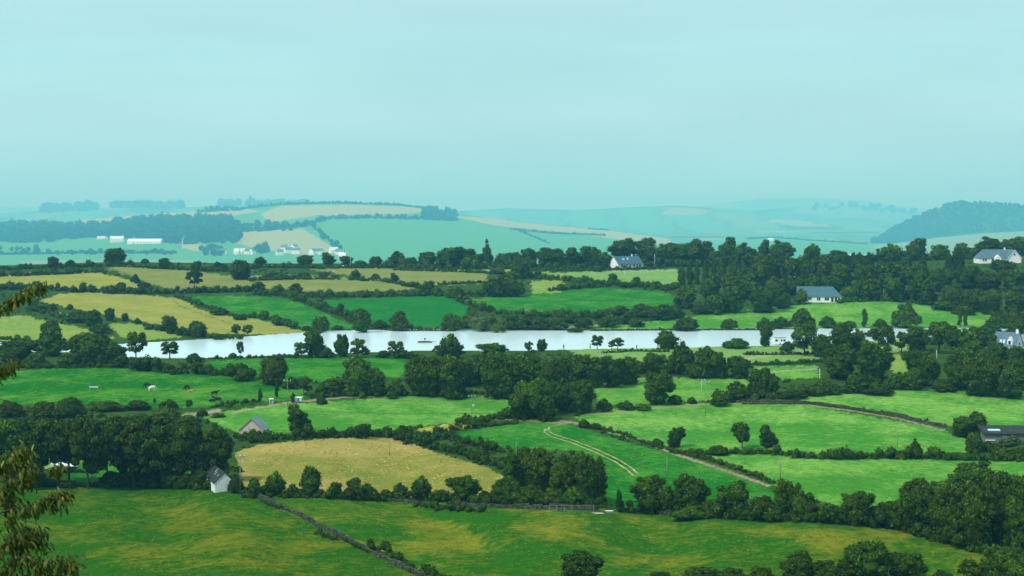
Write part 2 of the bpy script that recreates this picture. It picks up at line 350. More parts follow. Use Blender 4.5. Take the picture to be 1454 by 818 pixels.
def fast_mesh(name, v, f, material, smooth=False):
    v = np.asarray(v, np.float32); f = np.asarray(f, np.int32); k = f.shape[1]
    me = bpy.data.meshes.new(name); me.vertices.add(len(v)); me.vertices.foreach_set('co', v.ravel())
    me.loops.add(f.size); me.loops.foreach_set('vertex_index', f.ravel())
    me.polygons.add(len(f)); me.polygons.foreach_set('loop_start', np.arange(0, f.size, k, dtype=np.int32))
    me.polygons.foreach_set('loop_total', np.full(len(f), k, np.int32))
    me.polygons.foreach_set('use_smooth', np.full(len(f), smooth))
    me.update(calc_edges=True); me.materials.append(material)
    return me

XS = np.concatenate([np.linspace(-900, -60, 36)[:-1], np.arange(-60, 1516, 2.2), np.linspace(1516, 2350, 36)])
def build_terrain():
    # slope under the camera
    dd = np.array([-.02, 0, .004, .009, .02, .03, .045, .06, .075, .09, .10]); zz = np.interp(dd, [-.02, 0, .009, .03, .06, .09, .108], [-8, -10, -12.5, -27, -45, -54.3, -56.4])
    wide = (XS - 727.)
    fr = [np.stack([wide * max(abs(d), .03), np.full_like(wide, F * d), np.full_like(wide, CAMZ + z)], -1) for d, z in zip(dd, zz)]
    fy_ = [np.full_like(XS, 845.)] * len(dd)
    # visible near ground
    nrow = 430; s = np.linspace(0, 1, nrow)[:, None]
    yr = ridge_y(XS)[None]; Y = 840 + (yr - 840) * s; X = np.broadcast_to(XS[None], Y.shape)
    D = dn(X, Y)
    z = CAMZ - (Y - HY) * D
    ny, fy = near_y(XS)[None], far_y(XS)[None]
    inw = (Y < ny) & (Y > fy); depth = np.minimum(ny - Y, Y - fy) * .25
    z = np.where(inw, z - np.clip(depth, 0, 1.2) - .15, z)
    z = np.where(~inw & (Y < ny + 4) & (Y > fy - 3), np.maximum(z, CAMZ + LAKE + .15), z)
    near = np.stack([(X - 727.) * D, F * D, z], -1)
    pts = np.concatenate([np.stack(fr), near]); PX = np.concatenate([np.stack([XS] * len(dd)), X]); PY = np.concatenate([np.stack(fy_), Y])
    A, B, mo, fid = paint(PX, PY, False)
    ff = fid[:-1, :-1].copy(); ff[:len(dd) - 1] = 0
    for k in range(len(FIELDS) + 1):
        keep = ff == k
        if keep.any(): grid_object('field' if k else 'ground', pts, keep, A, B, mo)
    # dip behind the ridge and the far hillside
    rows, px, py = [near[-1]], [XS], [ridge_y(XS)]
    for dz_, d in ((4, .6), (8, 1.1), (6, 2.0)):
        yy = ridge_y(XS) + dz_; rows.append(np.stack([wide * d, np.full_like(wide, F * d), CAMZ - (yy - HY) * d], -1)); px.append(XS); py.append(yy)
    nf = 120
    for t in np.linspace(0, 1, nf):
        yy = (ridge_y(XS) + 2) * (1 - t) + crest_y(XS) * t; d = df(XS, yy)
        rows.append(np.stack([wide * d, F * d, CAMZ - (yy - HY) * d], -1)); px.append(XS); py.append(yy)
    crest = rows[-1]
    pts = np.stack(rows); PX = np.stack(px); PY = np.stack(py)
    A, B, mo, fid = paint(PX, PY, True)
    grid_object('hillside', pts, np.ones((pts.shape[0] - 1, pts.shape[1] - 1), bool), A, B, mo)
    # the plain and the hills beyond
    PL = -210.
    rows = [crest]; ds = np.concatenate([np.linspace(4.9, 5.8, 12), np.linspace(5.95, 13, 70), np.linspace(13.3, 22, 30)])
    for d in ds:
        w = wide * d; h = np.full_like(w, PL)
        zc = -(crest_y(XS) - HY) * DF1
        h = np.maximum(h, PL + (zc - PL) * np.exp(-((d - DF1) / .4) ** 2))
        h = np.maximum(h, hills(XS, d, PL))
        rows.append(np.stack([w, np.full_like(w, F * d), CAMZ + h], -1))
    pts = np.stack(rows); PX = np.broadcast_to(XS, pts.shape[:2]); dcol = np.concatenate([[DF1], ds])[:, None]
    XX, YY = pts[..., 0], pts[..., 1]; XX = XX + 60 * np.sin(YY / 260.) + 40 * np.sin(YY / 97.); YY = YY + 90 * np.sin(XX / 410.) + 40 * np.sin(XX / 130.)
    u, v = XX / 600., YY / 1000.; v = v + .4 * (np.floor(u) % 3); iu, iv = np.floor(u), np.floor(v)
    hsh = np.abs(np.sin(iu * 12.9898 + iv * 78.233) * 43758.5453) % 1.0; hsh = hsh[..., None]
    A = np.where(hsh < .05, (.26, .32, .14), np.where(hsh < .6, G['fargreen'][0], np.where(hsh < .85, (.16, .27, .10), (.04, .10, .04))))
    edge = np.minimum(np.minimum(u - iu, 1 - u + iu) * 600, np.minimum(v - iv, 1 - v + iv) * 1000)[..., None]; A = np.where(edge < 38, (.07, .18, .07), A); B = A * .9
    dk = (hills(XS[None] + 0 * pts[..., 1], dcol, PL, 1) > PL + 8)[..., None]; A = np.where(dk, (.03, .06, .012), A); B = np.where(dk, (.03, .06, .012), B)
    grid_object('hill', pts, np.ones((pts.shape[0] - 1, pts.shape[1] - 1), bool), A, B, np.full(PX.shape, .4))
HILLS = [  # centre depth, spread, crest profile in photograph pixels (x, y)
    (5.3, .34, [(1225, 350), (1243, 342), (1262, 328), (1290, 313), (1320, 300), (1345, 291), (1360, 287), (1400, 289), (1454, 292), (1560, 310), (1700, 345)]),
    (9.0, .8, [(-250, 304), (0, 303), (60, 299), (110, 295), (180, 294), (250, 295), (330, 291), (400, 291), (500, 300), (600, 318)]),
    (9.0, .9, [(560, 312), (640, 301), (720, 295), (820, 298), (900, 294), (960, 292), (1040, 297), (1120, 304), (1240, 312), (1340, 325)]),
    (11.0, 1.0, [(700, 320), (850, 312), (950, 308), (1050, 300), (1150, 292), (1230, 293), (1330, 304), (1454, 315)]),
    (15.5, 1.6, [(900, 312), (1000, 291), (1080, 282), (1150, 281), (1230, 285), (1300, 296), (1454, 305)]),
    (15.0, 1.6, [(-250, 292), (0, 294), (200, 297), (420, 300), (700, 300), (800, 308)]),
]
def hills(x, d, pl, only=None):
    h = np.full_like(x, pl, dtype=float)
    for dc, sp, prof in HILLS[:only]:
        y = np.interp(x, [p[0] for p in prof], [p[1] for p in prof], left=400, right=400)
        zc = np.maximum(-(y - HY) * dc, pl); h = np.maximum(h, pl + (zc - pl) * np.exp(-((d - dc) / sp) ** 2))
    return h
build_terrain()

# the lake : one sheet a little wider than its shores
def build_water():
    xs = np.concatenate([np.arange(-250, 1700, 6.)]); v = []; f = []
    rows = 8
    for r in range(rows):
        t = r / (rows - 1)
        y = (near_y(xs) + 2.) * (1 - t) + (far_y(xs) - 2.) * t
        d = -LAKE / (y - HY); v.append(np.stack([(xs - 727) * d, F * d, np.full_like(xs, CAMZ + LAKE)], -1))
    v = np.concatenate(v); n = len(xs); i = np.arange(n * rows).reshape(rows, n)
    f = np.stack([i[:-1, :-1], i[:-1, 1:], i[1:, 1:], i[1:, :-1]], -1).reshape(-1, 4)
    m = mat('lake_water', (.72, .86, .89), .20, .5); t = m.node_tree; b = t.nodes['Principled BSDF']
    c = t.nodes.new('ShaderNodeTexCoord'); nzz = t.nodes.new('ShaderNodeTexNoise'); nzz.inputs['Scale'].default_value = .35; nzz.inputs['Detail'].default_value = 4
    t.links.new(c.outputs['Object'], nzz.inputs['Vector']); bp = t.nodes.new('ShaderNodeBump'); bp.inputs['Strength'].default_value = .03; bp.inputs['Distance'].default_value = .1
    t.links.new(nzz.outputs['Fac'], bp.inputs['Height']); t.links.new(bp.outputs[0], b.inputs['Normal'])
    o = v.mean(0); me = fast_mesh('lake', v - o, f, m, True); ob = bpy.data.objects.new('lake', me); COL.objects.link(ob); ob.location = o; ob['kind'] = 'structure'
build_water()

# two wheel ruts of the farm track
def strip(name, pts, hw, material, off):
    v, f = [], []
    dense = []
    for (x1, y1), (x2, y2) in zip(pts[:-1], pts[1:]):
        k = max(2, int(math.hypot(x2 - x1, y2 - y1) / 3))
        for j in range(k): dense.append((x1 + (x2 - x1) * j / k, y1 + (y2 - y1) * j / k))
    dense.append(pts[-1]); W_ = [np.array(at(*p)[0]) for p in dense]
    for j, w in enumerate(W_):
        a = W_[max(0, j - 1)]; b = W_[min(len(W_) - 1, j + 1)]; t = (b - a)[:2]; t = t / (np.linalg.norm(t) + 1e-9); nrm = np.array([-t[1], t[0], 0])
        k = hw * (1 + .25 * math.sin(j * 1.3))
        v.append(w + nrm * k + (0, 0, off)); v.append(w - nrm * k + (0, 0, off))
        if j: f.append((2 * j - 2, 2 * j - 1, 2 * j + 1, 2 * j))
    v = np.array(v); o = v.mean(0); me = fast_mesh(name, v - o, np.array(f), material, True)
    ob = bpy.data.objects.new(name, me); COL.objects.link(ob); ob.location = o; ob['kind'] = 'structure'
TR = [(812, 601), (796, 603), (780, 607), (778, 612), (788, 618), (815, 626), (850, 640), (880, 654), (898, 666), (906, 674)]
strip('track', TR, .24, M['rut'], .12)
strip('track', [(x - 5 - .006 * (y - 600) ** 1.3 if y > 606 else x, y + 2.6) for x, y in TR[2:]], .24, M['rut'], .12)

# ------------------------------------------------------------------ vegetation
def ico(sub):
    t = (1 + 5 ** .5) / 2
    v = [(-1, t, 0), (1, t, 0), (-1, -t, 0), (1, -t, 0), (0, -1, t), (0, 1, t), (0, -1, -t), (0, 1, -t), (t, 0, -1), (t, 0, 1), (-t, 0, -1), (-t, 0, 1)]
    f = [(0, 11, 5), (0, 5, 1), (0, 1, 7), (0, 7, 10), (0, 10, 11), (1, 5, 9), (5, 11, 4), (11, 10, 2), (10, 7, 6), (7, 1, 8), (3, 9, 4), (3, 4, 2), (3, 2, 6), (3, 6, 8), (3, 8, 9), (4, 9, 5), (2, 4, 11), (6, 2, 10), (8, 6, 7), (9, 8, 1)]
    v = [np.array(p) / np.linalg.norm(p) for p in v]
    for _ in range(sub):
        g = []; cache = {}
        def midp(a, b):
            k = (min(a, b), max(a, b))
            if k not in cache: m = v[a] + v[b]; v.append(m / np.linalg.norm(m)); cache[k] = len(v) - 1
            return cache[k]
        for a, b, c in f:
            ab, bc, ca = midp(a, b), midp(b, c), midp(c, a); g += [(a, ab, ca), (b, bc, ab), (c, ca, bc), (ab, bc, ca)]
        f = g
    return np.array(v), np.array(f)
ICO1 = ico(1)
def unit(v): return v / (np.linalg.norm(v, axis=-1, keepdims=True) + 1e-9)

def leafy(C, Rr, n, size, rng, core=.80, squash=.85, drop_inside=True, whole=True, ground=None):
    """leaf quads over the surfaces of clumps (centres C, radii Rr) plus a lumpy core in each; n leaves per clump (array)"""
    C = np.asarray(C, float); Rr = np.asarray(Rr, float)
    ci = np.repeat(np.arange(len(C)), n)
    dirs = unit(rng.normal(size=(len(ci), 3))); dirs[:, 2] = np.where(dirs[:, 2] < -.55, -dirs[:, 2], dirs[:, 2])
    rad = Rr[ci] * (.80 + .50 * rng.random(len(ci)) ** 2.2)
    p = C[ci] + dirs * rad[:, None] * np.array([1, 1, squash])
    if drop_inside and len(C) < 400:
        ins = np.zeros(len(p), bool)
        for j in range(len(C)):
            q = (p - C[j]) / np.array([1, 1, squash]); ins |= (np.einsum('ij,ij->i', q, q) < (Rr[j] * .80) ** 2) & (ci != j)
        p, dirs, ci = p[~ins], dirs[~ins], ci[~ins]
    if ground is not None:
        k = p[:, 2] > ground(p) if callable(ground) else p[:, 2] > ground
        p, dirs, ci = p[k], dirs[k], ci[k]
    m = len(p)
    nrm = unit(dirs + rng.normal(size=(m, 3)) * .55)
    u = unit(np.cross(nrm, rng.normal(size=(m, 3)))); w = np.cross(nrm, u)
    sz = np.asarray(size)[ci][:, None] if np.ndim(size) else np.full((m, 1), size)
    sz = sz * (.6 + .8 * rng.random((m, 1)))
    a = u * sz * .5; b = w * sz * .5 * (.6 + .5 * rng.random((m, 1)))
    V = np.stack([p - a - b * .6, p + a * .9 - b, p + a + b * .8, p - a * .8 + b], 1).reshape(-1, 3)
    Fq = np.arange(m * 4).reshape(m, 4)
    gl = unit(p - (C.mean(0) if whole else C[ci]) + np.array([0, 0, -.05])) if whole else dirs
    NR = np.repeat(unit(dirs * .55 + gl * .55 + rng.normal(size=(m, 3)) * .42), 4, 0)
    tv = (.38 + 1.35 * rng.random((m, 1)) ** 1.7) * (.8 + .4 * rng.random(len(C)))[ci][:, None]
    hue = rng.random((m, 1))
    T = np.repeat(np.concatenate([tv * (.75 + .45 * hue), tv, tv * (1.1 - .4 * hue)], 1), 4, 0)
    # cores
    iv, iff = ICO1; nc = len(C); k = len(iv)
    cv = C[:, None] + iv[None] * (Rr * core)[:, None, None] * (.88 + .2 * rng.random((nc, k, 1))) * np.array([1, 1, squash])
    if ground is not None and not callable(ground): cv[..., 2] = np.maximum(cv[..., 2], ground)
    CF = (iff[None] + (np.arange(nc) * k)[:, None, None]).reshape(-1, 3)
    CF = np.concatenate([CF, CF[:, 2:3]], 1)  # degenerate quads are avoided below
    return V, Fq, NR, T, cv.reshape(-1, 3), CF[:, :3], np.repeat(iv[None], nc, 0).reshape(-1, 3)

def foliage_mesh(name, parts):
    V, Fq, NR, T, cv, cf, cn = parts
    nq, ntr = len(Fq), len(cf); off = len(V)
    v = np.concatenate([V, cv]).astype(np.float32); loops = np.concatenate([Fq.ravel(), (cf + off).ravel()]).astype(np.int32)
    me = bpy.data.meshes.new(name); me.vertices.add(len(v)); me.vertices.foreach_set('co', v.ravel())
    me.loops.add(len(loops)); me.loops.foreach_set('vertex_index', loops)
    me.polygons.add(nq + ntr)
    st = np.concatenate([np.arange(nq) * 4, nq * 4 + np.arange(ntr) * 3]).astype(np.int32); tt = np.concatenate([np.full(nq, 4), np.full(ntr, 3)]).astype(np.int32)
    me.polygons.foreach_set('loop_start', st); me.polygons.foreach_set('loop_total', tt); me.polygons.foreach_set('use_smooth', np.ones(nq + ntr, bool))
    me.update(calc_edges=True)
    a = me.attributes.new('tint', 'FLOAT_COLOR', 'POINT'); c = np.ones((len(v), 4), np.float32); c[:len(V), :3] = T; c[len(V):, :3] = .6  # clump cores tinted darker : the crown's inner shade is put into the colour
    a.data.foreach_set('color', c.ravel())
    me.normals_split_custom_set_from_vertices(np.concatenate([NR, cn]).astype(np.float32))
    me.materials.append(M['leaf']); return me

def tube_mesh(name, segs, material, sides=6):
    """segs : list of (p0, r0, p1, r1)"""
    v, f = [], []
    for p0, r0, p1, r1 in segs:
        p0, p1 = np.array(p0, float), np.array(p1, float); d = unit(p1 - p0); u = unit(np.cross(d, (0.31, .95, .05))); w = np.cross(d, u); b = len(v)
        for p, r in ((p0, r0), (p1, r1)):
            for k in range(sides):
                a = 2 * math.pi * k / sides; v.append(p + (u * math.cos(a) + w * math.sin(a)) * r)
        for k in range(sides): f.append((b + k, b + (k + 1) % sides, b + sides + (k + 1) % sides, b + sides + k))
    return fast_mesh(name, np.array(v), np.array(f), material, True)

def crown_proto(kind, seed, hi=False):
    rng = np.random.default_rng(seed); C, Rr = [], []
    if kind == 'r':      # dense crown reaching nearly to the ground, lumpy outline
        lob = [(rng.normal() * .13, rng.normal() * .13, .34 + .4 * rng.random(), .22 + .09 * rng.random()) for _ in range(5)] + [(0, 0, .42, .36), (0, 0, .22, .34)]
        for lx, ly, lz, lr in lob:
            for i in range(11):
                d = unit(rng.normal(size=3)); C.append((lx + d[0] * lr * .86, ly + d[1] * lr * .86, min(.92, max(.07, lz + d[2] * lr * .95)))); Rr.append(.065 + .075 * rng.random())
            C.append((lx, ly, lz)); Rr.append(lr * .85)
    elif kind == 'o':    # open crown with gaps, trunk showing
        for i in range(20):
            d = unit(rng.normal(size=3)); r = .26 + .16 * rng.random()
            C.append((d[0] * r, d[1] * r, .58 + d[2] * .33)); Rr.append(.085 + .06 * rng.random())
        for i in range(5): C.append((rng.normal() * .12, rng.normal() * .12, .55 + .3 * rng.random())); Rr.append(.13)
    elif kind == 't':    # tall stand tree, bare trunk below, big dense crown
        for lx, ly, lz, lr in [(rng.normal() * .15, rng.normal() * .15, .48 + .32 * rng.random(), .2 + .1 * rng.random()) for _ in range(6)] + [(0, 0, .6, .34)]:
            for i in range(10):
                d = unit(rng.normal(size=3)); C.append((lx + d[0] * lr, ly + d[1] * lr, min(.93, max(.22, lz + d[2] * lr * .9)))); Rr.append(.07 + .08 * rng.random())
            C.append((lx, ly, lz)); Rr.append(lr * .8)
    elif kind == 'p':    # upright poplar
        for i in range(22):
            z = .08 + .86 * i / 21.; wd = .36 * math.sin(math.pi * min(1, .12 + z * .88)) ** .7
            C.append((rng.normal() * wd * .45, rng.normal() * wd * .45, z)); Rr.append(.08 + wd * .42)
    elif kind == 'c':    # layered conifer
        for t in range(6):
            z = .22 + .68 * t / 5.; wd = .42 * (1 - (t / 5.6)) * (1.15 if t % 2 else .9)
            for k in range(6 if t < 4 else 3):
                a = k * math.pi / 3 + t; C.append((math.cos(a) * wd * .65, math.sin(a) * wd * .65, z - .03)); Rr.append(.06 + wd * .32)
        C.append((0, 0, .93)); Rr.append(.06); C.append((0, 0, .5)); Rr.append(.2)
    elif kind == 's':    # slim ragged tree
        for i in range(22):
            z = .12 + .82 * i / 21.; C.append((rng.normal() * .16, rng.normal() * .16, z)); Rr.append(.10 + .16 * (1 - abs(z - .55)) * rng.random())
    elif kind == 'b':    # low bush
        for i in range(46):
            a = rng.random() * 6.28; r = .42 * rng.random() ** .5
            C.append((math.cos(a) * r, math.sin(a) * r, .08 + .70 * (1 - (r / .46) ** 2) * (.35 + .65 * rng.random() ** .6))); Rr.append(.07 + .075 * rng.random())
        C.append((0, 0, .3)); Rr.append(.32)
    C, Rr = np.array(C), np.array(Rr)
    if kind in 'b':   # spheres live in a squat unit box
        sq = .9
    else: sq = {'p': .9, 's': .8, 'o': .88, 't': .72, 'c': .6}.get(kind, .85)
    tot = 12000 if hi else 5200
    n = np.maximum(20, (tot * Rr ** 2 / (Rr ** 2).sum())).astype(int); size = (.030 if hi else .046)
    if kind in 'os': n = (n * .8).astype(int)
    core = .5 if kind in 'os' else .84
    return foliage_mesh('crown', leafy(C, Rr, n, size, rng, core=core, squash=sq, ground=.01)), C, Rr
def trunk_proto(kind, C, seed):
    rng = np.random.default_rng(seed); segs = []
    top = {'b': .3, 'r': .5, 'p': .8, 'c': .9}.get(kind, .52); r = .030 if kind != 'b' else .02
    bend = rng.normal(size=2) * .03
    if kind == 'b':
        for k in range(5):
            a = k * 1.26; segs.append(((0, 0, -.08), r, (math.cos(a) * .15, math.sin(a) * .15, .4), r * .5))
    else:
        a = (0, 0, -.08); b = (bend[0] * .5, bend[1] * .5, top * .5); c = (bend[0], bend[1], top)
        segs += [(a, r * 1.5, (0, 0, .02), r), ((0, 0, .02), r, b, r * .8), (b, r * .8, c, r * .55)]
        for j in rng.permutation(len(C))[:10]:
            z0 = top * (.45 + .5 * rng.random()); t = z0 / top; s = np.array([bend[0] * t, bend[1] * t, z0])
            if C[j][2] > z0: segs.append((s, r * .45, tuple(s + (C[j] - s) * .95), r * .15))
    return tube_mesh('trunk', segs, M['bark'])
PROTO = {}
def get_protos(kind, hi):
    k = (kind, hi)
    if k not in PROTO:
        L = []
        for i in range({'r': 5, 'b': 4, 't': 3}.get(kind, 3)):
            me, C, Rr = crown_proto(kind, 100 + 17 * i + ord(kind) * 3 + hi, hi); tm = trunk_proto(kind, C, 5 + i)
            e = bpy.data.objects.new('tree', None); c = bpy.data.objects.new('crown', me); t = bpy.data.objects.new('trunk', tm); L.append((e, c, t))
        PROTO[k] = L
    return PROTO[k]
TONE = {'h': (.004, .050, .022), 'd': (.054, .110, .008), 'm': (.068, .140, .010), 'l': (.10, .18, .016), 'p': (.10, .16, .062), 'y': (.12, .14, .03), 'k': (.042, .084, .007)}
ORD = ['first', 'second', 'third', 'fourth', 'fifth', 'sixth', 'seventh', 'eighth', 'ninth', 'tenth', 'eleventh', 'twelfth', 'thirteenth', 'fourteenth', 'fifteenth', 'sixteenth', 'seventeenth', 'eighteenth', 'nineteenth', 'twentieth']
TONEW = {'d': 'dark green', 'm': 'mid green', 'l': 'light green', 'p': 'pale green', 'y': 'yellowish green', 'k': 'very dark'}
KINDW = {'r': 'round', 'o': 'open-branched', 't': 'bare-trunked', 'p': 'upright poplar', 'c': 'conifer', 's': 'slim ragged', 'b': 'low'}
PRNG = random.Random(3)
def plant(x, yb, w, h, kind, tone, name, label, group, far=False):
    pos, d = (at_far if far else at)(x, yb)
    hi = w > 44
    e0, c0, t0 = PRNG.choice(get_protos(kind, hi))
    e = e0.copy(); e.name = name; c = c0.copy(); t = t0.copy()
    for o in (e, c, t): COL.objects.link(o)
    c.parent = e; t.parent = e
    e.location = (pos[0], pos[1], pos[2] - .1); e.rotation_euler = (0, 0, PRNG.random() * 6.28)
    k = .93 if kind not in 'p' else 1.1
    e.scale = (w * d * k, w * d * k, h * d * .98)
    col = TONE[tone]; j = .85 + .3 * PRNG.random()
    c.color = (col[0] * j * (.9 + .25 * PRNG.random()), col[1] * j, col[2] * j, 1)
    e['label'] = label; e['category'] = name.replace('_', ' ') if name in ('tree', 'bush') else 'tree'; e['group'] = group
    return e
def cluster(phrase, group, text, wk=1., hk=1.):
    """one plant per 'x yb w h kind+tone'"""
    items = []
    for s in text.replace('\n', ';').split(';'):
        s = s.split()
        if not s: continue
        x, yb, w, h = map(float, s[:4]); w *= wk; h *= hk; k = s[4] if len(s) > 4 else 'rd'; items.append((x, yb, w, h, k[0], k[1]))
    for nm in ('tree', 'bush'):
        L = sorted([i for i in items if (i[4] == 'b') == (nm == 'bush')])
        for j, (x, yb, w, h, k, tn) in enumerate(L):
            asp = h / w; size = 'tall' if asp > 1.15 else ('broad' if w > 40 else ('small' if w < 18 else ''))
            o = (ORD[j] + ' from left') if len(L) > 1 else 'the only one'
            if len(L) > 1 and j == len(L) - 1: o = 'rightmost'
            if len(L) > 1 and j == 0: o = 'leftmost'
            kw = KINDW[k]; nmx = nm
            lab = f'{size} {TONEW[tn]} {kw} {nmx}, {o} {phrase}'.split()
            if len(lab) > 16: lab = f'{size} {TONEW[tn].split()[0]} {nmx}, {o} {phrase}'.split()
            lab = ' '.join(lab)
            plant(x, yb, w, h, k, tn, nm, lab, group)

cluster('of the trees on the left lake shore', 'trees on the left lake shore', '''
30 514 46 32 rd; 68 484 30 30 rd; 95 521 42 26 rd; 75 506 44 46 rm; 127 519 66 46 rd; 150 519 45 34 rd; 166 519 38 30 rd; 193 510 34 42 om; 241 509 34 26 om; 275 514 26 15 bd; 331 509 14 11 bm; 341 507 13 24 om; 12 520 34 28 rd; 18 502 44 20 rd; 50 520 40 24 bm; 112 500 40 26 rd; 148 500 40 28 rd; 60 500 40 20 rd; 172 522 30 24 bd''')
cluster('of the trees at the cow field\'s right end', 'trees right of the cow field', '''
386 547 54 50 rd; 347 541 32 24 bd; 415 552 30 22 bd; 432 562 28 28 om; 458 562 24 22 bd; 478 562 34 26 rd; 508 562 54 56 rm; 535 562 46 44 rm; 562 562 32 30 bm; 393 566 9 30 sd; 369 571 7 20 pd; 456 574 20 14 bd; 556 566 20 15 bm; 515 565 12 12 bl; 416 572 9 14 sd''')
cluster('of the bushes below the cow field', 'bushes below the cow field', '''
12 592 46 30 bd; 62 592 44 30 bm; 100 594 52 38 bd; 152 583 54 18 bm; 195 582 42 19 bd; 239 581 32 18 bd; 236 602 50 32 bl; 200 604 44 22 bd; 287 591 18 15 bd; 266 604 40 20 bm; 268 581 12 15 om; 310 592 24 8 bm''')
cluster('of the tall stand beside the white shed', 'tall dark trees beside the white shed', '''
20 690 90 100 td; 58 690 84 104 tk; 125 694 74 108 tk; 152 690 66 104 td; 190 694 84 108 tk; 232 694 84 104 tk; 272 690 78 96 tk; 312 684 60 82 tk; 98 684 60 96 td; 172 686 64 90 tk; 252 684 64 86 tk; 292 686 60 70 rk; 212 686 60 80 rk; 335 700 26 34 bk; 158 690 40 30 bk; 60 690 50 20 bk; 95 692 34 14 bk; 235 690 60 16 bk; 268 691 40 24 bk; 190 690 40 26 bk; 20 690 50 22 bk; 212 691 44 34 bk; 252 692 46 36 bk; 285 692 40 34 bk; 228 680 50 50 rk; 175 690 30 30 bk; 30 684 60 50 rk; 300 694 30 22 bk''', 1., .93)
cluster('of the trees on the near lake bank', 'trees on the near lake bank', '''
428 508 28 24 om; 450 507 38 40 rd; 464 508 26 20 bd; 486 507 27 42 rd; 508 508 28 28 om; 519 508 16 15 om; 545 508 24 14 bd; 561 508 28 26 om; 573 508 36 13 bd; 640 511 44 38 rd; 620 505 16 15 om; 702 506 48 21 rm; 751 501 16 17 om; 769 499 19 23 rd; 410 507 16 6 bd''')
cluster('of the lone trees on the far grassy lake bank', 'small trees on the grassy lake bank', '''
848 496 22 22 om; 868 496 12 12 om; 877 496 22 18 om; 946 496 40 28 rm; 1046 494 46 18 bm; 1087 492 20 34 rd''')
cluster('of the big wood in the middle', 'trees of the middle wood', '''
608 562 68 66 rd; 645 565 72 60 rd; 592 548 44 42 rd; 685 545 56 46 rd; 706 566 66 66 rd; 725 545 54 42 rd; 664 548 50 40 rm; 757 556 60 52 rd; 738 535 40 40 rm''')
cluster('of the wood right of the power pole', 'trees of the wood behind the pale field', '''
785 560 50 56 rd; 820 548 36 46 rd; 845 550 50 48 rd; 872 550 48 46 rd; 893 546 36 42 rd; 930 537 46 40 rd; 760 592 64 62 rm; 775 598 42 38 rd; 826 586 48 52 rd; 800 584 40 48 rd; 740 596 40 40 rd; 858 584 24 24 bd; 888 582 28 17 bd; 912 582 30 12 bl; 800 545 50 42 rm; 905 530 30 24 bm''')
cluster('of the trees beside the lone poles', 'trees beside the right pale field', '''
932 574 48 50 rd; 958 574 26 18 bd; 982 573 16 13 bd; 1024 576 34 20 bd; 1048 569 42 28 rd; 1078 567 46 50 rd; 1094 566 36 40 rd; 830 607 22 16 bd; 846 609 22 11 bd''')
cluster('of the grove behind the pale strip', 'grove above the right pale field', '''
972 532 38 48 rd; 1000 537 42 48 rd; 1022 537 38 40 rd; 1050 537 36 32 rd; 985 537 36 30 bd; 955 530 30 30 rd''')
cluster('of the trees standing before the bright water', 'trees before the right end of the lake', '''
1143 505 48 48 om; 1118 500 24 20 bd; 1165 507 40 34 rd; 1194 502 42 46 rd; 1255 503 42 44 om; 1280 500 26 30 om; 1333 502 52 46 om; 1382 505 44 44 rm; 1300 498 40 36 rd; 1355 492 34 30 rd; 1405 476 44 20 bd; 1310 476 36 12 bm; 1240 478 30 14 bd; 1422 512 40 26 rd; 1445 515 40 22 rd; 1405 505 30 30 rd; 1225 496 22 18 bd; 1440 480 34 28 rd; 1412 490 34 28 rd; 1215 500 30 34 rd''')
cluster('of the dense belt above the right field', 'tree belt above the right field', '''
1192 538 58 50 rd; 1240 542 68 58 rd; 1215 558 44 34 rd; 1270 552 40 26 bd; 1303 532 46 40 rd; 1318 548 46 46 rd; 1297 554 40 34 rd; 1362 553 54 54 rd; 1392 562 72 62 rd; 1430 564 74 62 rd; 1445 530 40 40 rm; 1372 520 44 34 rm; 1405 530 50 40 rd; 1245 560 50 20 bd; 1172 558 44 24 bd; 1125 566 50 18 bd; 1145 560 40 20 bm; 1340 556 40 18 bd''')
cluster('of the trees beside the dark bungalow', 'trees beside the dark bungalow', '''
1366 620 46 28 rd; 1388 618 36 36 rd; 1383 644 32 40 rm; 1415 648 34 26 bd; 1300 648 26 28 cd; 1432 634 30 20 bp; 1445 650 34 18 bd; 1436 628 26 18 bp; 1402 640 26 16 bd; 1448 622 24 14 bm; 1330 646 30 12 bd''')
cluster('of the trees alone in the big bright field', 'trees at the foot of the bright field', '''
958 635 29 30 rd; 933 634 22 14 bd; 1054 638 30 38 td; 1089 636 30 33 rd; 1020 646 36 18 bd''')
cluster('of the hedge trees by the golden field', 'trees around the golden field', '''
423 614 40 40 rd; 514 622 26 22 rd; 537 620 24 15 bd; 575 624 38 26 rd; 440 704 43 54 rd; 391 702 36 34 rd; 362 704 28 34 bd; 476 707 26 24 rd; 503 708 30 30 rd; 522 708 28 26 bd; 570 710 24 26 rd; 598 710 36 36 rd; 628 710 26 20 bd; 662 712 54 40 rd; 718 714 48 38 rd; 690 712 30 20 bd; 548 708 28 18 bd; 416 704 26 20 bd''')
cluster('of the dark grove left of the rutted track', 'dark grove left of the track', '''
735 694 46 54 rd; 765 700 62 66 rd; 802 704 62 66 rd; 835 712 56 70 rd; 755 716 50 36 bd; 785 716 48 30 bm; 815 716 44 30 bm; 850 708 34 40 rd; 745 668 36 34 rd; 735 716 36 26 bd''')
cluster('of the row behind the near wall', 'trees behind the near stone wall', '''
922 726 62 52 rd; 980 728 64 54 rd; 950 728 40 40 rd; 1042 734 62 50 rd; 1080 737 52 38 rd; 1010 734 40 34 bd; 879 727 11 32 pk; 985 736 70 24 bm; 1118 736 52 56 rd; 1138 738 48 46 rm; 1160 740 42 30 bd; 1215 742 52 50 rd; 1185 742 40 30 bd; 1245 746 44 36 bd; 1100 740 40 30 bd''')
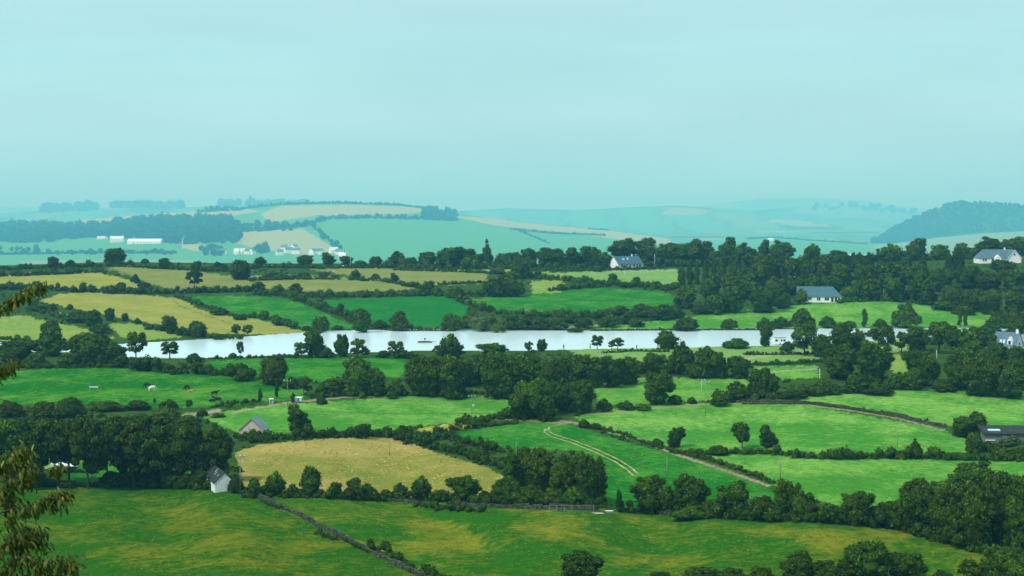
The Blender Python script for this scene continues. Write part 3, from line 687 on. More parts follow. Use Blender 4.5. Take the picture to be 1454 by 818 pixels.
cluster('of the great trees at right edge', 'great trees at the right edge', '''
1390 712 92 62 rm; 1300 728 56 50 rd; 1312 756 72 66 rd; 1348 772 70 84 rd; 1385 776 74 94 rd; 1418 770 74 100 rd; 1448 790 76 118 rd; 1275 750 50 44 rd; 1340 730 60 50 rm; 1425 725 60 54 rd; 1460 740 60 80 rd''')
cluster('of the trees along the bottom edge', 'trees along the bottom edge', '''
825 834 82 50 rk; 1236 838 92 72 rd; 1136 836 66 58 rd; 1290 838 76 58 rk; 1180 838 74 46 rk; 1400 838 74 50 rd; 1445 840 70 56 rm; 1000 832 84 34 bd; 935 832 56 26 bk; 1040 834 64 36 bd; 1078 836 60 40 bd; 1340 840 60 40 bk; 1425 800 40 26 bm''')
cluster('of the hedge trees on the left skyline', 'trees on the left skyline', '''
164 375 42 29 rk; 76 382 22 19 rk; 100 378 17 12 bk; 234 382 25 16 rk; 277 386 17 16 rk; 309 380 16 11 bk; 206 374 14 9 bm; 340 397 40 36 rk; 36 382 20 10 bk; 370 376 22 12 rd; 432 377 31 16 rd; 466 376 25 18 rd; 492 377 22 14 rd; 512 378 22 11 bd; 533 377 25 17 rd''')
cluster('of the trees in the upper tan fields', 'trees in the upper tan fields', '''
276 410 28 30 ok; 171 413 21 16 rk; 192 402 16 15 bk; 204 408 22 10 bk; 391 396 50 13 bd; 431 394 22 10 bd; 459 396 17 14 rd; 505 396 18 14 rd; 533 396 16 9 bd; 560 400 15 13 rd; 420 416 23 15 rd; 397 416 19 13 rd; 368 412 20 13 rd; 605 418 24 20 rd; 623 417 14 11 bd; 583 407 24 9 bd; 648 422 32 18 bd; 704 421 42 34 rd; 724 421 44 36 rd; 740 396 33 34 rd; 696 442 17 11 bd''')
cluster('of the trees along the left tan slope', 'trees along the left tan slope', '''
62 442 42 15 bd; 99 440 13 11 bd; 110 458 38 24 bd; 131 464 32 26 rd; 155 455 20 19 rd; 178 456 15 15 rd; 195 459 15 9 bd; 213 468 17 11 bd; 244 474 27 27 rd; 258 476 24 16 bd; 280 480 36 26 rd; 313 482 26 10 bd; 335 477 17 18 om; 352 477 19 17 om; 140 474 38 18 bd; 312 447 32 13 bd; 341 454 24 10 bd; 230 470 20 12 bd''')
cluster('of the trees on the far green lake shore', 'trees on the far green shore', '''
455 472 34 29 rd; 514 472 36 36 rd; 567 470 31 30 rd; 436 470 18 10 bd; 480 469 22 10 bd; 483 448 16 18 rd; 540 466 26 14 bd; 642 470 38 26 rd; 672 458 42 18 bm; 686 470 50 34 bp; 706 472 26 18 bl; 722 470 28 28 om; 660 466 20 14 bd''')
cluster('of the scrub on the middle far shore', 'scrub on the middle far shore', '''
737 468 42 30 bm; 766 468 42 24 bd; 790 468 38 26 bm; 812 458 32 18 bm; 830 465 30 20 bd; 866 464 36 24 bm; 892 459 36 24 bd; 915 450 46 26 bd; 902 464 28 16 bm; 938 454 42 28 bd; 817 472 26 9 bd; 850 452 30 16 bm; 960 452 30 22 bd; 880 447 34 18 bd; 760 452 34 14 bd; 792 450 30 12 bm''')
cluster('of the bushes on the green shore hill', 'bushes on the green shore hill', '''
975 470 42 26 bd; 1036 468 30 20 bd; 1140 467 42 38 bd; 1108 467 32 22 bd; 1228 466 11 28 sd; 1205 466 26 14 bm; 1250 466 24 18 bm; 1287 466 48 46 bm; 1363 464 9 26 sd; 1371 464 9 24 sd; 1418 466 40 26 bd; 1445 466 40 38 bd; 1175 466 28 22 bd; 1340 468 30 14 bm; 1085 468 24 22 bd''')
cluster('of the left middle skyline trees', 'trees on the middle skyline', '''
563 377 25 21 rd; 584 380 22 19 rd; 604 381 32 24 rd; 634 382 36 32 rd; 656 381 40 33 rd; 672 382 26 22 rd; 691 381 20 44 cd; 716 381 32 28 rd; 706 389 24 13 bp; 730 380 28 28 rd; 752 379 26 28 rd; 785 380 46 32 rd; 815 379 28 28 rd''', 1.2, 1.)
cluster('of the trees behind the bright bungalow', 'trees behind the bright bungalow', '''
843 380 30 33 rd; 860 380 26 24 rm; 886 375 42 38 rd; 918 375 34 40 rd; 941 378 32 36 rd; 966 378 46 38 rd; 997 378 36 42 rd; 1015 380 26 32 rd; 1033 374 28 40 rd; 1059 380 32 38 rd; 1084 372 18 34 rd; 852 386 18 12 bd; 933 378 24 10 bm; 955 378 20 12 bd''', 1.25, .95)
cluster('of the upright row right of the bungalow', 'poplars right of the bungalow', '''
968 405 11 26 pd; 979 404 10 34 pd; 990 404 9 28 pd; 1001 404 10 32 pd; 1013 400 9 24 pd; 1025 402 14 36 pd; 1041 407 12 38 pd; 1056 407 14 36 pd''')
cluster('of the hedge trees under the bungalow field', 'trees under the bungalow field', '''
871 404 17 17 rd; 904 406 16 14 rd; 933 408 15 12 bd; 959 410 15 12 bd; 797 412 16 12 bd; 888 408 22 10 bd; 948 412 20 11 bd''')
cluster('of the wood left of the shore house', 'wood left of the shore house', '''
974 438 40 34 rm; 1010 424 38 36 rd; 1015 446 42 36 rd; 1043 444 42 38 rd; 1080 412 42 40 rd; 1082 444 48 42 rd; 1077 388 24 28 rd; 1060 424 40 36 rd; 1040 416 34 30 rm; 995 446 30 24 bd; 1110 438 36 28 rd; 1100 424 46 34 rd; 1128 420 40 36 rd; 945 446 30 18 bd''')
cluster('of the hazy trees behind the right wood', 'hazy trees behind the right wood', '''
1108 371 42 34 rm; 1153 370 24 26 rm; 1188 370 28 16 rm; 1261 374 36 30 rm; 1300 370 34 34 rm; 1334 367 26 22 rm; 1362 367 24 24 rm; 1405 366 46 34 rk; 1436 364 38 30 rm; 1220 370 26 12 bm; 1240 371 24 12 bm; 1452 364 26 30 rm; 1380 366 26 20 rm; 1280 368 20 14 bm; 1170 370 18 12 bm''', 1.2, .95)
cluster('of the dark poplars in the right wood', 'poplars in the right wood', '''
1201 386 11 32 pk; 1211 386 11 32 pk; 1220 388 12 34 pk; 1233 388 12 34 pk; 1289 388 12 28 pk; 1282 388 9 24 pk; 1310 382 10 22 pk; 1348 388 11 34 pk; 1361 388 13 42 pk; 1174 392 12 30 pk; 1158 394 13 36 pk; 1140 394 12 34 pk''', 1.25, .85)
cluster('of the back row in the right wood', 'right wood, back row', '''
1097 396 46 38 rd; 1122 398 40 38 rd; 1146 402 34 36 rd; 1166 402 34 36 rd; 1194 406 40 32 rd; 1228 406 46 34 rd; 1259 406 42 36 rd; 1279 404 38 36 rd; 1305 410 46 38 rd; 1336 414 48 38 rd; 1372 410 46 34 rd; 1405 412 46 30 rd; 1428 394 40 26 rd; 1441 414 46 36 rd''')
cluster('of the front row in the right wood', 'right wood, front row', '''
1152 420 34 32 rd; 1206 427 36 26 rl; 1180 416 40 26 rd; 1238 427 42 40 rd; 1274 428 42 36 rm; 1297 428 30 20 rm; 1315 432 44 38 rd; 1351 436 46 38 rd; 1379 442 46 36 rd; 1407 446 46 36 rd; 1443 446 52 46 rd; 1340 440 40 16 bm; 1370 446 40 16 bm; 1137 432 23 23 rl; 1222 426 34 22 rd''')

# ------------------------------------------------------------------ tussocks and dry tufts standing in the near fields
def tufts(polys, n, cols, smin, smax, seed):
    rng = np.random.default_rng(seed); xs, ys = [], []
    lo = np.array([min(p[0] for q in polys for p in q), min(p[1] for q in polys for p in q)], float); hi_ = np.array([max(p[0] for q in polys for p in q), max(p[1] for q in polys for p in q)], float)
    lo = np.maximum(lo, (-40, 0)); hi_ = np.minimum(hi_, (1494, 838))
    while len(xs) < n:
        q = lo + (hi_ - lo) * rng.random((n * 2, 2)); m = np.zeros(len(q), bool)
        for p in polys: m |= inpoly(q[:, 0], q[:, 1], p)
        den = .5 + .5 * np.sin(q[:, 0] * .06 + 2 * np.sin(q[:, 1] * .11)) * np.sin(q[:, 1] * .17 + q[:, 0] * .015); m &= rng.random(len(q)) < den
        xs += list(q[m, 0]); ys += list(q[m, 1])
    x, y = np.array(xs[:n]), np.array(ys[:n]); d = dn(x, y); p = np.stack([(x - 727) * d, F * d, CAMZ - (y - HY) * d], -1)
    s = smin + (smax - smin) * rng.random(n) ** 2; ci = rng.integers(0, len(cols), n); col = np.array(cols)[ci] * (.7 + .6 * rng.random((n, 1)))
    V, Fq, T = [], [], []
    for k in range(3):
        a = rng.random(n) * 3.14; u = np.stack([np.cos(a), np.sin(a), 0 * a], -1) * s[:, None] * .9; up = np.stack([rng.normal(size=n) * .25, rng.normal(size=n) * .25, np.full(n, .8)], -1) * s[:, None] * .6
        V.append(np.stack([p - u * .8 - (0, 0, .05), p + u * .8 - (0, 0, .05), p + u + up, p - u * .7 + up * .8], 1)); T.append(np.repeat(col[:, None], 4, 1))
    V = np.concatenate(V); nn = np.cross(V[:, 1] - V[:, 0], V[:, 3] - V[:, 0]); fl = nn[:, 1] > 0; V[fl] = V[fl][:, ::-1]
    V = V.reshape(-1, 3); T = np.concatenate(T).reshape(-1, 3); o = V.mean(0); me = fast_mesh('grass', V - o, np.arange(len(V)).reshape(-1, 4), M['leaf'], True)
    a = me.attributes.new('tint', 'FLOAT_COLOR', 'POINT'); c = np.ones((len(V), 4), np.float32); c[:, :3] = T; a.data.foreach_set('color', c.ravel())
    me.normals_split_custom_set_from_vertices(np.tile(np.array([0, -.15, 1.], np.float32), (len(V), 1)))
    ob = bpy.data.objects.new('grass', me); COL.objects.link(ob); ob.location = o; ob.color = (1, 1, 1, 1); ob['kind'] = 'stuff'
fp = [p for k, _, p in FIELDS]
tufts([fp[0], fp[1]], 16000, [(.032, .11, .009), (.05, .135, .012), (.10, .16, .015), (.16, .18, .02), (.06, .15, .014)], .08, .26, 3)
tufts([fp[2]], 4500, [(.46, .34, .09), (.22, .22, .035), (.30, .27, .05), (.56, .42, .16)], .10, .32, 4)
tufts([fp[5], fp[7], fp[8], fp[10]], 4000, [(.03, .16, .016), (.10, .27, .03), (.16, .32, .06)], .08, .26, 5)

# ------------------------------------------------------------------ undergrowth : brambles and rough bushes wherever no field is kept
def undergrowth(n, y0, y1, smin, smax, tone, seed):
    rng = np.random.default_rng(seed); X, Y = np.zeros(0), np.zeros(0)
    keepout = [(889, 377, 34, 6), (1163, 425, 40, 6), (1412, 370, 36, 8), (1431, 495, 22, 12), (312, 690, 34, 14), (361, 614, 22, 12), (95, 665, 26, 8), (1425, 622, 40, 9), (1107, 486, 22, 9), (800, 496, 8, 8), (385, 570, 14, 8), (424, 570, 16, 8), (840, 727, 40, 6), (812, 724, 40, 5)]
    while len(X) < n:
        x = rng.uniform(-40, 1494, n); y = y0 + (y1 - y0) * rng.random(n); m = (y > ridge_y(x) + 2) & ~((y < near_y(x) + 3) & (y > far_y(x) - 1.5))
        for _, _, p in FIELDS: m &= ~inpoly(x, y, p)
        for pts, hw, c in LINES: m &= distline(x, y, pts) > hw + 3
        for cx, cy, rx, ry in keepout: m &= ((x - cx) / rx) ** 2 + ((y - cy) / ry) ** 2 > 1
        m &= rng.random(n) < .45 + .55 * np.sin(x * .05 + 1.7 * np.sin(y * .07)) * np.sin(y * .13 + x * .02)
        X, Y = np.append(X, x[m]), np.append(Y, y[m])
    x, y = X[:n], Y[:n]; d = dn(x, y); r = (smin + (smax - smin) * rng.random(n) ** 1.5) * d
    C = np.stack([(x - 727) * d, F * d, CAMZ - (y - HY) * d + r * .35], -1); o = C.mean(0)
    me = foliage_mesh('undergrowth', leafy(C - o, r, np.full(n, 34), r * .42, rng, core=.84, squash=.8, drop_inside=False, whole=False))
    ob = bpy.data.objects.new('undergrowth', me); COL.objects.link(ob); ob.location = o; ob.color = (*TONE[tone], 1); ob['kind'] = 'stuff'
undergrowth(1500, 374, 470, 1.2, 3.0, 'd', 21)
undergrowth(1100, 488, 600, 1.4, 4.0, 'd', 22)
undergrowth(1100, 590, 740, 1.6, 5.0, 'k', 23)

# ------------------------------------------------------------------ hedges : each one long leafy mesh
def hedge(pts, h, label, tone='d', far=False, wid=.8, group='hedges between the fields', kind=None, name='hedge', rough=.5, dens=1.0):
    rng = np.random.default_rng(int(pts[0][0] * 7 + pts[0][1] * 13) + 5)
    C, Rr, sz = [], [], []
    fn = at_far if far else at
    for (x1, y1), (x2, y2) in zip(pts[:-1], pts[1:]):
        L = math.hypot(x2 - x1, y2 - y1); k = max(2, int(L / (h * .21)))
        for j in range(k):
            t = (j + rng.random() * .6) / k
            g = (.82 + rough * (rng.random() - .5) * 1.5 + .16 * math.sin(x1 + t * L / h * 1.1) * math.sin(t * L / h * .43 + y1))
            if rng.random() < .05: g *= 1.5
            p, d = fn(x1 + (x2 - x1) * t, y1 + (y2 - y1) * t); hh = h * d * g
            jit = rng.normal(size=2) * hh * .26 * wid
            r = hh * .5 * (.55 + .5 * rng.random()); C.append((p[0] + jit[0], p[1] + jit[1] * 1.6, p[2] + hh * (.12 + .62 * rng.random()) - (0 if r < hh * .4 else hh * .1))); Rr.append(r * (.85 + .3 * rng.random()) ); sz.append(max(.18 * r * 2, .9 * d))
    C, Rr, sz = np.array(C), np.array(Rr), np.array(sz)
    o = C[0].copy(); o[2] -= Rr[0] * .7
    n = np.full(len(C), int((34 + 1.6 * h ** 1.3) * dens)); 
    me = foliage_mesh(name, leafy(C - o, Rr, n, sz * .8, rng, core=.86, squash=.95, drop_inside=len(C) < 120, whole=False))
    ob = bpy.data.objects.new(name, me); COL.objects.link(ob); ob.location = o
    c = TONE[tone]; ob.color = (*c, 1)
    if kind: ob['kind'] = kind
    else: ob['label'] = label; ob['category'] = 'hedge'; ob['group'] = group
    return ob
HEDGES = [
    ([(545, 380), (640, 383), (720, 382), (790, 381), (850, 380)], 12, 'dense undergrowth hedge joining the middle skyline trees', 'd'),
    ([(915, 379), (960, 379), (1020, 378), (1085, 374)], 14, 'dense undergrowth behind the poplars at the wood edge', 'd'),
    ([(1085, 376), (1160, 374), (1260, 372), (1340, 369), (1385, 368)], 12, 'hazy undergrowth behind the right wood', 'd'),
    ([(-60, 388), (40, 382), (110, 380), (160, 378), (260, 384), (330, 386), (372, 380)], 7, 'dark hedge along the left skyline under the single big tree', 'k'),
    ([(-60, 394), (30, 392), (80, 390), (120, 388), (150, 386)], 8, 'thick dark hedge just above the upper left tan field', 'k'),
    ([(-60, 410), (60, 412), (130, 415), (200, 418), (290, 416), (375, 413)], 11, 'long dark hedge between the two left tan fields', 'k'),
    ([(55, 428), (40, 440), (70, 448), (120, 458), (160, 472)], 8, 'ragged hedge down the left edge of the large tan field', 'd'),
    ([(-60, 478), (0, 482), (40, 486)], 9, 'low hedge at the left picture edge above the lake', 'd'),
    ([(205, 464), (260, 476), (300, 481), (345, 482)], 7, 'shoreline hedge at the foot of the large tan field', 'd'),
    ([(250, 422), (290, 436), (330, 450), (370, 452)], 6, 'hedge between the tan slope and the green field beside it', 'd'),
    ([(365, 450), (400, 462), (424, 468)], 14, 'dark hedge block on the slope left of the lake trees', 'd'),
    ([(360, 419), (440, 422), (520, 422), (600, 420), (690, 421)], 10, 'long straight hedge above the two rich green fields', 'd'),
    ([(405, 421), (440, 434), (475, 446), (505, 454)], 13, 'thick hedge running down between the two rich green fields', 'd'),
    ([(505, 454), (530, 464), (600, 468)], 9, 'hedge at the foot of the richest green field by water', 'd'),
    ([(635, 421), (660, 432), (690, 444)], 12, 'short hedge right of the richest green field', 'd'),
    ([(355, 399), (420, 397), (480, 397)], 6, 'hedge below the far grazing cattle', 'd'),
    ([(370, 380), (430, 381), (500, 381), (560, 381)], 6, 'dark skyline hedge below the hazy village', 'd'),
    ([(500, 398), (545, 400), (590, 408), (620, 416)], 8, 'hedge crossing the pale fields in the upper middle', 'd'),
    ([(560, 384), (640, 386), (720, 390), (745, 392)], 5, 'thin hedge under the middle skyline trees', 'd'),
    ([(622, 405), (660, 403), (692, 402)], 4, 'thin hedge left of the dark tree pair', 'd'),
    ([(745, 394), (800, 399), (850, 403), (900, 407), (965, 413)], 9, 'hedge below the field of the bright bungalow', 'd'),
    ([(780, 414), (820, 410), (870, 406)], 9, 'short hedge above the middle green shore field', 'd'),
    ([(740, 386), (800, 385), (850, 384)], 6, 'low hedge left of the bright bungalow', 'd'),
    ([(862, 383), (900, 383), (945, 381)], 5, 'garden hedge in front of the bright bungalow', 'd'),
    ([(700, 446), (760, 450), (830, 450), (900, 446)], 10, 'rough hedge above the scrub on the far shore', 'm'),
    ([(1085, 436), (1110, 434), (1130, 433)], 6, 'low hedge left of the shore house', 'm'),
    ([(1190, 430), (1250, 427), (1320, 432), (1390, 444), (1440, 452)], 7, 'hedge along the top of the shore hill', 'm'),
    ([(1055, 504), (1120, 504), (1175, 502)], 5, 'low hedge on the bank below the white caravan', 'd'),
    ([(1050, 519), (1110, 518), (1170, 514)], 6, 'second low hedge below the white caravan', 'd'),
    ([(855, 502), (900, 499), (950, 500)], 4, 'scrubby line on the grassy bank by the lake', 'm'),
    ([(350, 509), (400, 508), (425, 508)], 5, 'reedy hedge on the near bank left of the lake trees', 'd'),
    ([(280, 511), (310, 510), (345, 509)], 4, 'low reedy edge on the near bank at the left', 'd'),
    ([(186, 526), (230, 529), (290, 532), (335, 535), (370, 540)], 19, 'thick dark hedge along the top of the cow field', 'k'),
    ([(10, 522), (90, 523), (170, 521)], 8, 'hedge at the top left of the cow field', 'd'),
    ([(300, 579), (330, 574), (365, 571)], 5, 'hedge fringe beside the resting black cattle', 'd'),
    ([(440, 566), (500, 562), (560, 562), (640, 561)], 7, 'undergrowth hedge at the foot of the middle trees', 'd'),
    ([(352, 628), (430, 622), (500, 620), (560, 620)], 14, 'dark hedge along the top of the golden field', 'k'),
    ([(338, 622), (352, 624), (366, 625), (392, 624)], 13, 'hedge hiding the foot of the tan barn', 'k'),
    ([(562, 624), (600, 634), (650, 646), (700, 660), (735, 672)], 15, 'broad dark hedge running down beside the golden field', 'k'),
    ([(648, 604), (690, 600), (730, 592), (760, 592)], 10, 'upper hedge left of the rutted track', 'd'),
    ([(600, 618), (640, 612), (690, 606), (735, 602)], 9, 'lower hedge left of the rutted track', 'd'),
    ([(595, 626), (640, 624), (680, 636), (715, 644)], 12, 'dark hedge at the corner of the track field', 'k'),
    ([(835, 606), (880, 616), (920, 632), (950, 640)], 6, 'bushy verge beside the stony lane, upper part', 'd'),
    ([(950, 642), (1000, 652), (1050, 668), (1098, 688)], 8, 'bushy verge beside the stony lane, lower part', 'd'),
    ([(985, 646), (1040, 645), (1090, 645), (1130, 648)], 9, 'hedge under the pair of field trees', 'd'),
    ([(1130, 650), (1180, 652), (1240, 651), (1290, 650), (1340, 652)], 14, 'thick hedge across the bright right fields', 'd'),
    ([(1340, 653), (1400, 654), (1480, 656)], 10, 'hedge in front of the dark bungalow', 'd'),
    ([(1020, 572), (1090, 568), (1160, 562), (1240, 556), (1330, 550)], 17, 'thick hedge along the top of the right fields', 'd'),
    ([(1330, 550), (1400, 553), (1480, 554)], 14, 'shaded undergrowth below the right tree belt', 'k'),
    ([(345, 706), (420, 706), (480, 708), (540, 710), (600, 711), (720, 716)], 15, 'dark hedge along the foot of the golden field', 'k'),
    ([(590, 718), (620, 722), (660, 726), (690, 727)], 10, 'bushes in front of the near wall at the middle', 'k'),
    ([(720, 716), (780, 718), (850, 720)], 14, 'undergrowth at the foot of the dark grove', 'k'),
    ([(895, 728), (960, 731), (1040, 738), (1120, 740)], 20, 'dense hedge along the near wall at right', 'k'),
    ([(1100, 738), (1180, 743), (1260, 750), (1330, 768), (1370, 780)], 24, 'dense shaded hedge on the top edge of the near field', 'k'),
    ([(1370, 782), (1410, 790), (1470, 800)], 16, 'hedge under the great trees at right', 'd'),
    ([(372, 713), (386, 719), (398, 724)], 5, 'small bush against the upper end of the stone wall', 'k'),
    ([(488, 768), (508, 778), (524, 786)], 6, 'brambles halfway down the near stone wall', 'k'),
    ([(448, 758), (468, 766), (482, 768)], 7, 'low bush line against the near stone wall', 'k'),
    ([(520, 778), (545, 788), (565, 798), (590, 812), (640, 834)], 14, 'dark bushes over the lower end of the stone wall', 'k'),
    ([(920, 836), (1000, 834), (1100, 834)], 16, 'leafy hedge along the bottom edge', 'k'),
    ([(60, 690), (150, 692), (260, 694), (310, 696)], 9, 'dark undergrowth beneath the tall stand of trees', 'k'),
    ([(70, 672), (110, 671), (140, 672)], 5, 'low clipped hedge by the white-roofed shed', 'k'),
    ([(1055, 574), (1150, 574), (1210, 582), (1270, 592)], 3.2, 'weedy fringe along the curved field wall', 'm'),
    ([(500, 466), (560, 470), (620, 470), (640, 470)], 3, 'thin dark edge of the far shore', 'k'),
    ([(840, 470), (900, 469.5), (1000, 469), (1100, 469)], 2.6, 'thin dark edge of the green shore hill', 'k'),
]
for pts, h, lab, tone in HEDGES: hedge(pts, h, lab, tone)
# hedges on the far hill
FH = [
    ([(340, 329), (380, 328), (440, 320), (458, 314)], 7, 'hazy hedge on the far hill above the village', 'd'),
    ([(458, 312), (520, 310), (600, 312), (650, 314)], 6, 'long hazy hedge along the top of the far green field', 'd'),
    ([(440, 318), (460, 336), (486, 360)], 6, 'hazy hedge descending the far hill to the village', 'd'),
    ([(725, 326), (780, 332), (860, 335)], 3, 'thin hazy hedge on the right shoulder of the far hill', 'd'),
    ([(735, 328), (780, 346)], 2.5, 'faint diagonal hedge on the far hill', 'd'),
    ([(330, 299), (400, 291), (480, 289), (560, 291.5), (606, 296.5)], 3.4, 'tree-dotted hedge along the crest of the far hill', 'd'),
    ([(280, 302), (310, 300), (345, 299)], 6, 'small hazy thicket on the left crest of the far hill', 'd'),
    ([(835, 325.5), (865, 327.5)], 2, 'tiny hazy hedge on the low end of the far hill', 'd'),
    ([(1060, 340), (1100, 338), (1150, 342), (1230, 347)], 2.2, 'hazy hedge on the low hill beyond the right wood', 'd'),
    ([(0, 362), (120, 360), (250, 360)], 4, 'hazy hedge in the valley below the white farm', 'd'),
]
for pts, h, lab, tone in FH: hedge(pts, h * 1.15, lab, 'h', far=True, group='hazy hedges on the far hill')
def far_wood(name, polys, h, n, tone='h', depth=None, label=None):
    rng = np.random.default_rng(n + int(h * 10)); C, Rr = [], []
    for poly in polys:
        xs = [p[0] for p in poly]; ys = [p[1] for p in poly]; k = 0
        while k < n // len(polys):
            x, y = rng.uniform(min(xs), max(xs)), rng.uniform(min(ys), max(ys))
            if not inpoly(np.array([x]), np.array([y]), poly)[0]: continue
            k += 1
            if depth: p = depth(x, y)
            else: p, d = at_far(x, y)
            d = p[1] / F; hh = h * d * (.7 + .6 * rng.random()); C.append((p[0], p[1], p[2] + hh * .45)); Rr.append(hh * .55)
    C, Rr = np.array(C), np.array(Rr); o = C.mean(0)
    me = foliage_mesh(name, leafy(C - o, Rr, np.full(len(C), 60), Rr * .34, rng, core=.9, squash=1., drop_inside=False, whole=False))
    ob = bpy.data.objects.new(name, me); COL.objects.link(ob); ob.location = o; ob.color = (*TONE[tone], 1); ob['kind'] = 'stuff'
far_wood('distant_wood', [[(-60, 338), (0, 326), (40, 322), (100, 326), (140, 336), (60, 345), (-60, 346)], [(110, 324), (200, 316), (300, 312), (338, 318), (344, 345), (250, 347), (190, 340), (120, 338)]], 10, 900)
far_wood('distant_wood', [[(596, 301), (620, 297), (650, 303), (650, 313), (600, 311)]], 6, 60)
far_wood('distant_wood', [[(345, 320), (400, 318), (430, 328), (340, 330)]], 6, 50)
far_wood('distant_wood', [[(286, 350), (310, 352), (325, 366), (280, 364)], [(360, 352), (380, 352), (380, 360), (360, 360)]], 7, 34)
far_wood('distant_wood', [[(-60, 352), (60, 352), (60, 362), (-60, 362)], [(80, 358), (250, 358), (250, 362), (80, 362)]], 5, 60)
def on_hill(i):
    dc, sp, prof = HILLS[i]
    def g(x, t):
        d = dc - sp * (.05 + t); h = hills(np.array([x]), d, -210.)[0]; return ((x - 727) * d, F * d, CAMZ + h)
    return g
far_wood('distant_wood', [[(1238, 0), (1560, 0), (1560, 2.1), (1238, 2.1)]], 3.2, 3000, depth=on_hill(0))
far_wood('distant_wood', [[(60, 0), (140, 0), (140, .4), (60, .4)], [(310, 0), (460, 0), (460, .3), (310, .3)], [(160, 0), (260, 0), (260, .2), (160, .2)]], 9, 150, depth=on_hill(1))
far_wood('distant_wood', [[(1150, 0), (1300, 0), (1300, .5), (1150, .5)]], 6, 40, depth=on_hill(3))

#BUILDINGS
# ------------------------------------------------------------------ mesh builder for built things
class MB:
    def __init__(s): s.v = []; s.f = []
    def box(s, x0, x1, y0, y1, z0, z1):
        b = len(s.v); s.v += [(x, y, z) for z in (z0, z1) for x, y in ((x0, y0), (x1, y0), (x1, y1), (x0, y1))]
        s.f += [tuple(b + i for i in q) for q in ((0, 3, 2, 1), (4, 5, 6, 7), (0, 1, 5, 4), (1, 2, 6, 5), (2, 3, 7, 6), (3, 0, 4, 7))]; return s
    def poly(s, pts): b = len(s.v); s.v += pts; s.f.append(tuple(range(b, b + len(pts)))); return s
    def extrude(s, pts, dv):
        b = len(s.v); n = len(pts); s.v += list(pts) + [tuple(p[i] + dv[i] for i in range(3)) for p in pts]
        s.f.append(tuple(range(b, b + n))); s.f.append(tuple(range(b + 2 * n - 1, b + n - 1, -1)))
        for i in range(n): j = (i + 1) % n; s.f.append((b + i, b + n + i, b + n + j, b + j))
        return s
    def tube(s, p0, p1, r0, r1, k=8):
        p0, p1 = np.array(p0, float), np.array(p1, float); d = unit(p1 - p0); u = unit(np.cross(d, (.31, .95, .07))); w = np.cross(d, u); b = len(s.v)
        for p, r in ((p0, r0), (p1, r1)):
            for i in range(k): a = 2 * math.pi * i / k; s.v.append(tuple(p + (u * math.cos(a) + w * math.sin(a)) * r))
        for i in range(k): s.f.append((b + i, b + (i + 1) % k, b + k + (i + 1) % k, b + k + i))
        s.f.append(tuple(b + i for i in range(k - 1, -1, -1))); s.f.append(tuple(b + k + i for i in range(k))); return s
    def build(s, name, material, parent=None, smooth=False, loc=None):
        me = bpy.data.meshes.new(name); me.from_pydata([tuple(map(float, p)) for p in s.v], [], s.f); me.materials.append(material)
        if smooth:
            for p in me.polygons: p.use_smooth = True
        o = bpy.data.objects.new(name, me); COL.objects.link(o)
        if parent: o.parent = parent
        if loc is not None: o.location = loc
        return o
def thing(name, label, cat, pos, rz=0, group=None):
    o = bpy.data.objects.new(name, None); COL.objects.link(o); o.location = pos; o.rotation_euler = (0, 0, R(rz))
    o['label'] = label; o['category'] = cat
    if group: o['group'] = group
    return o

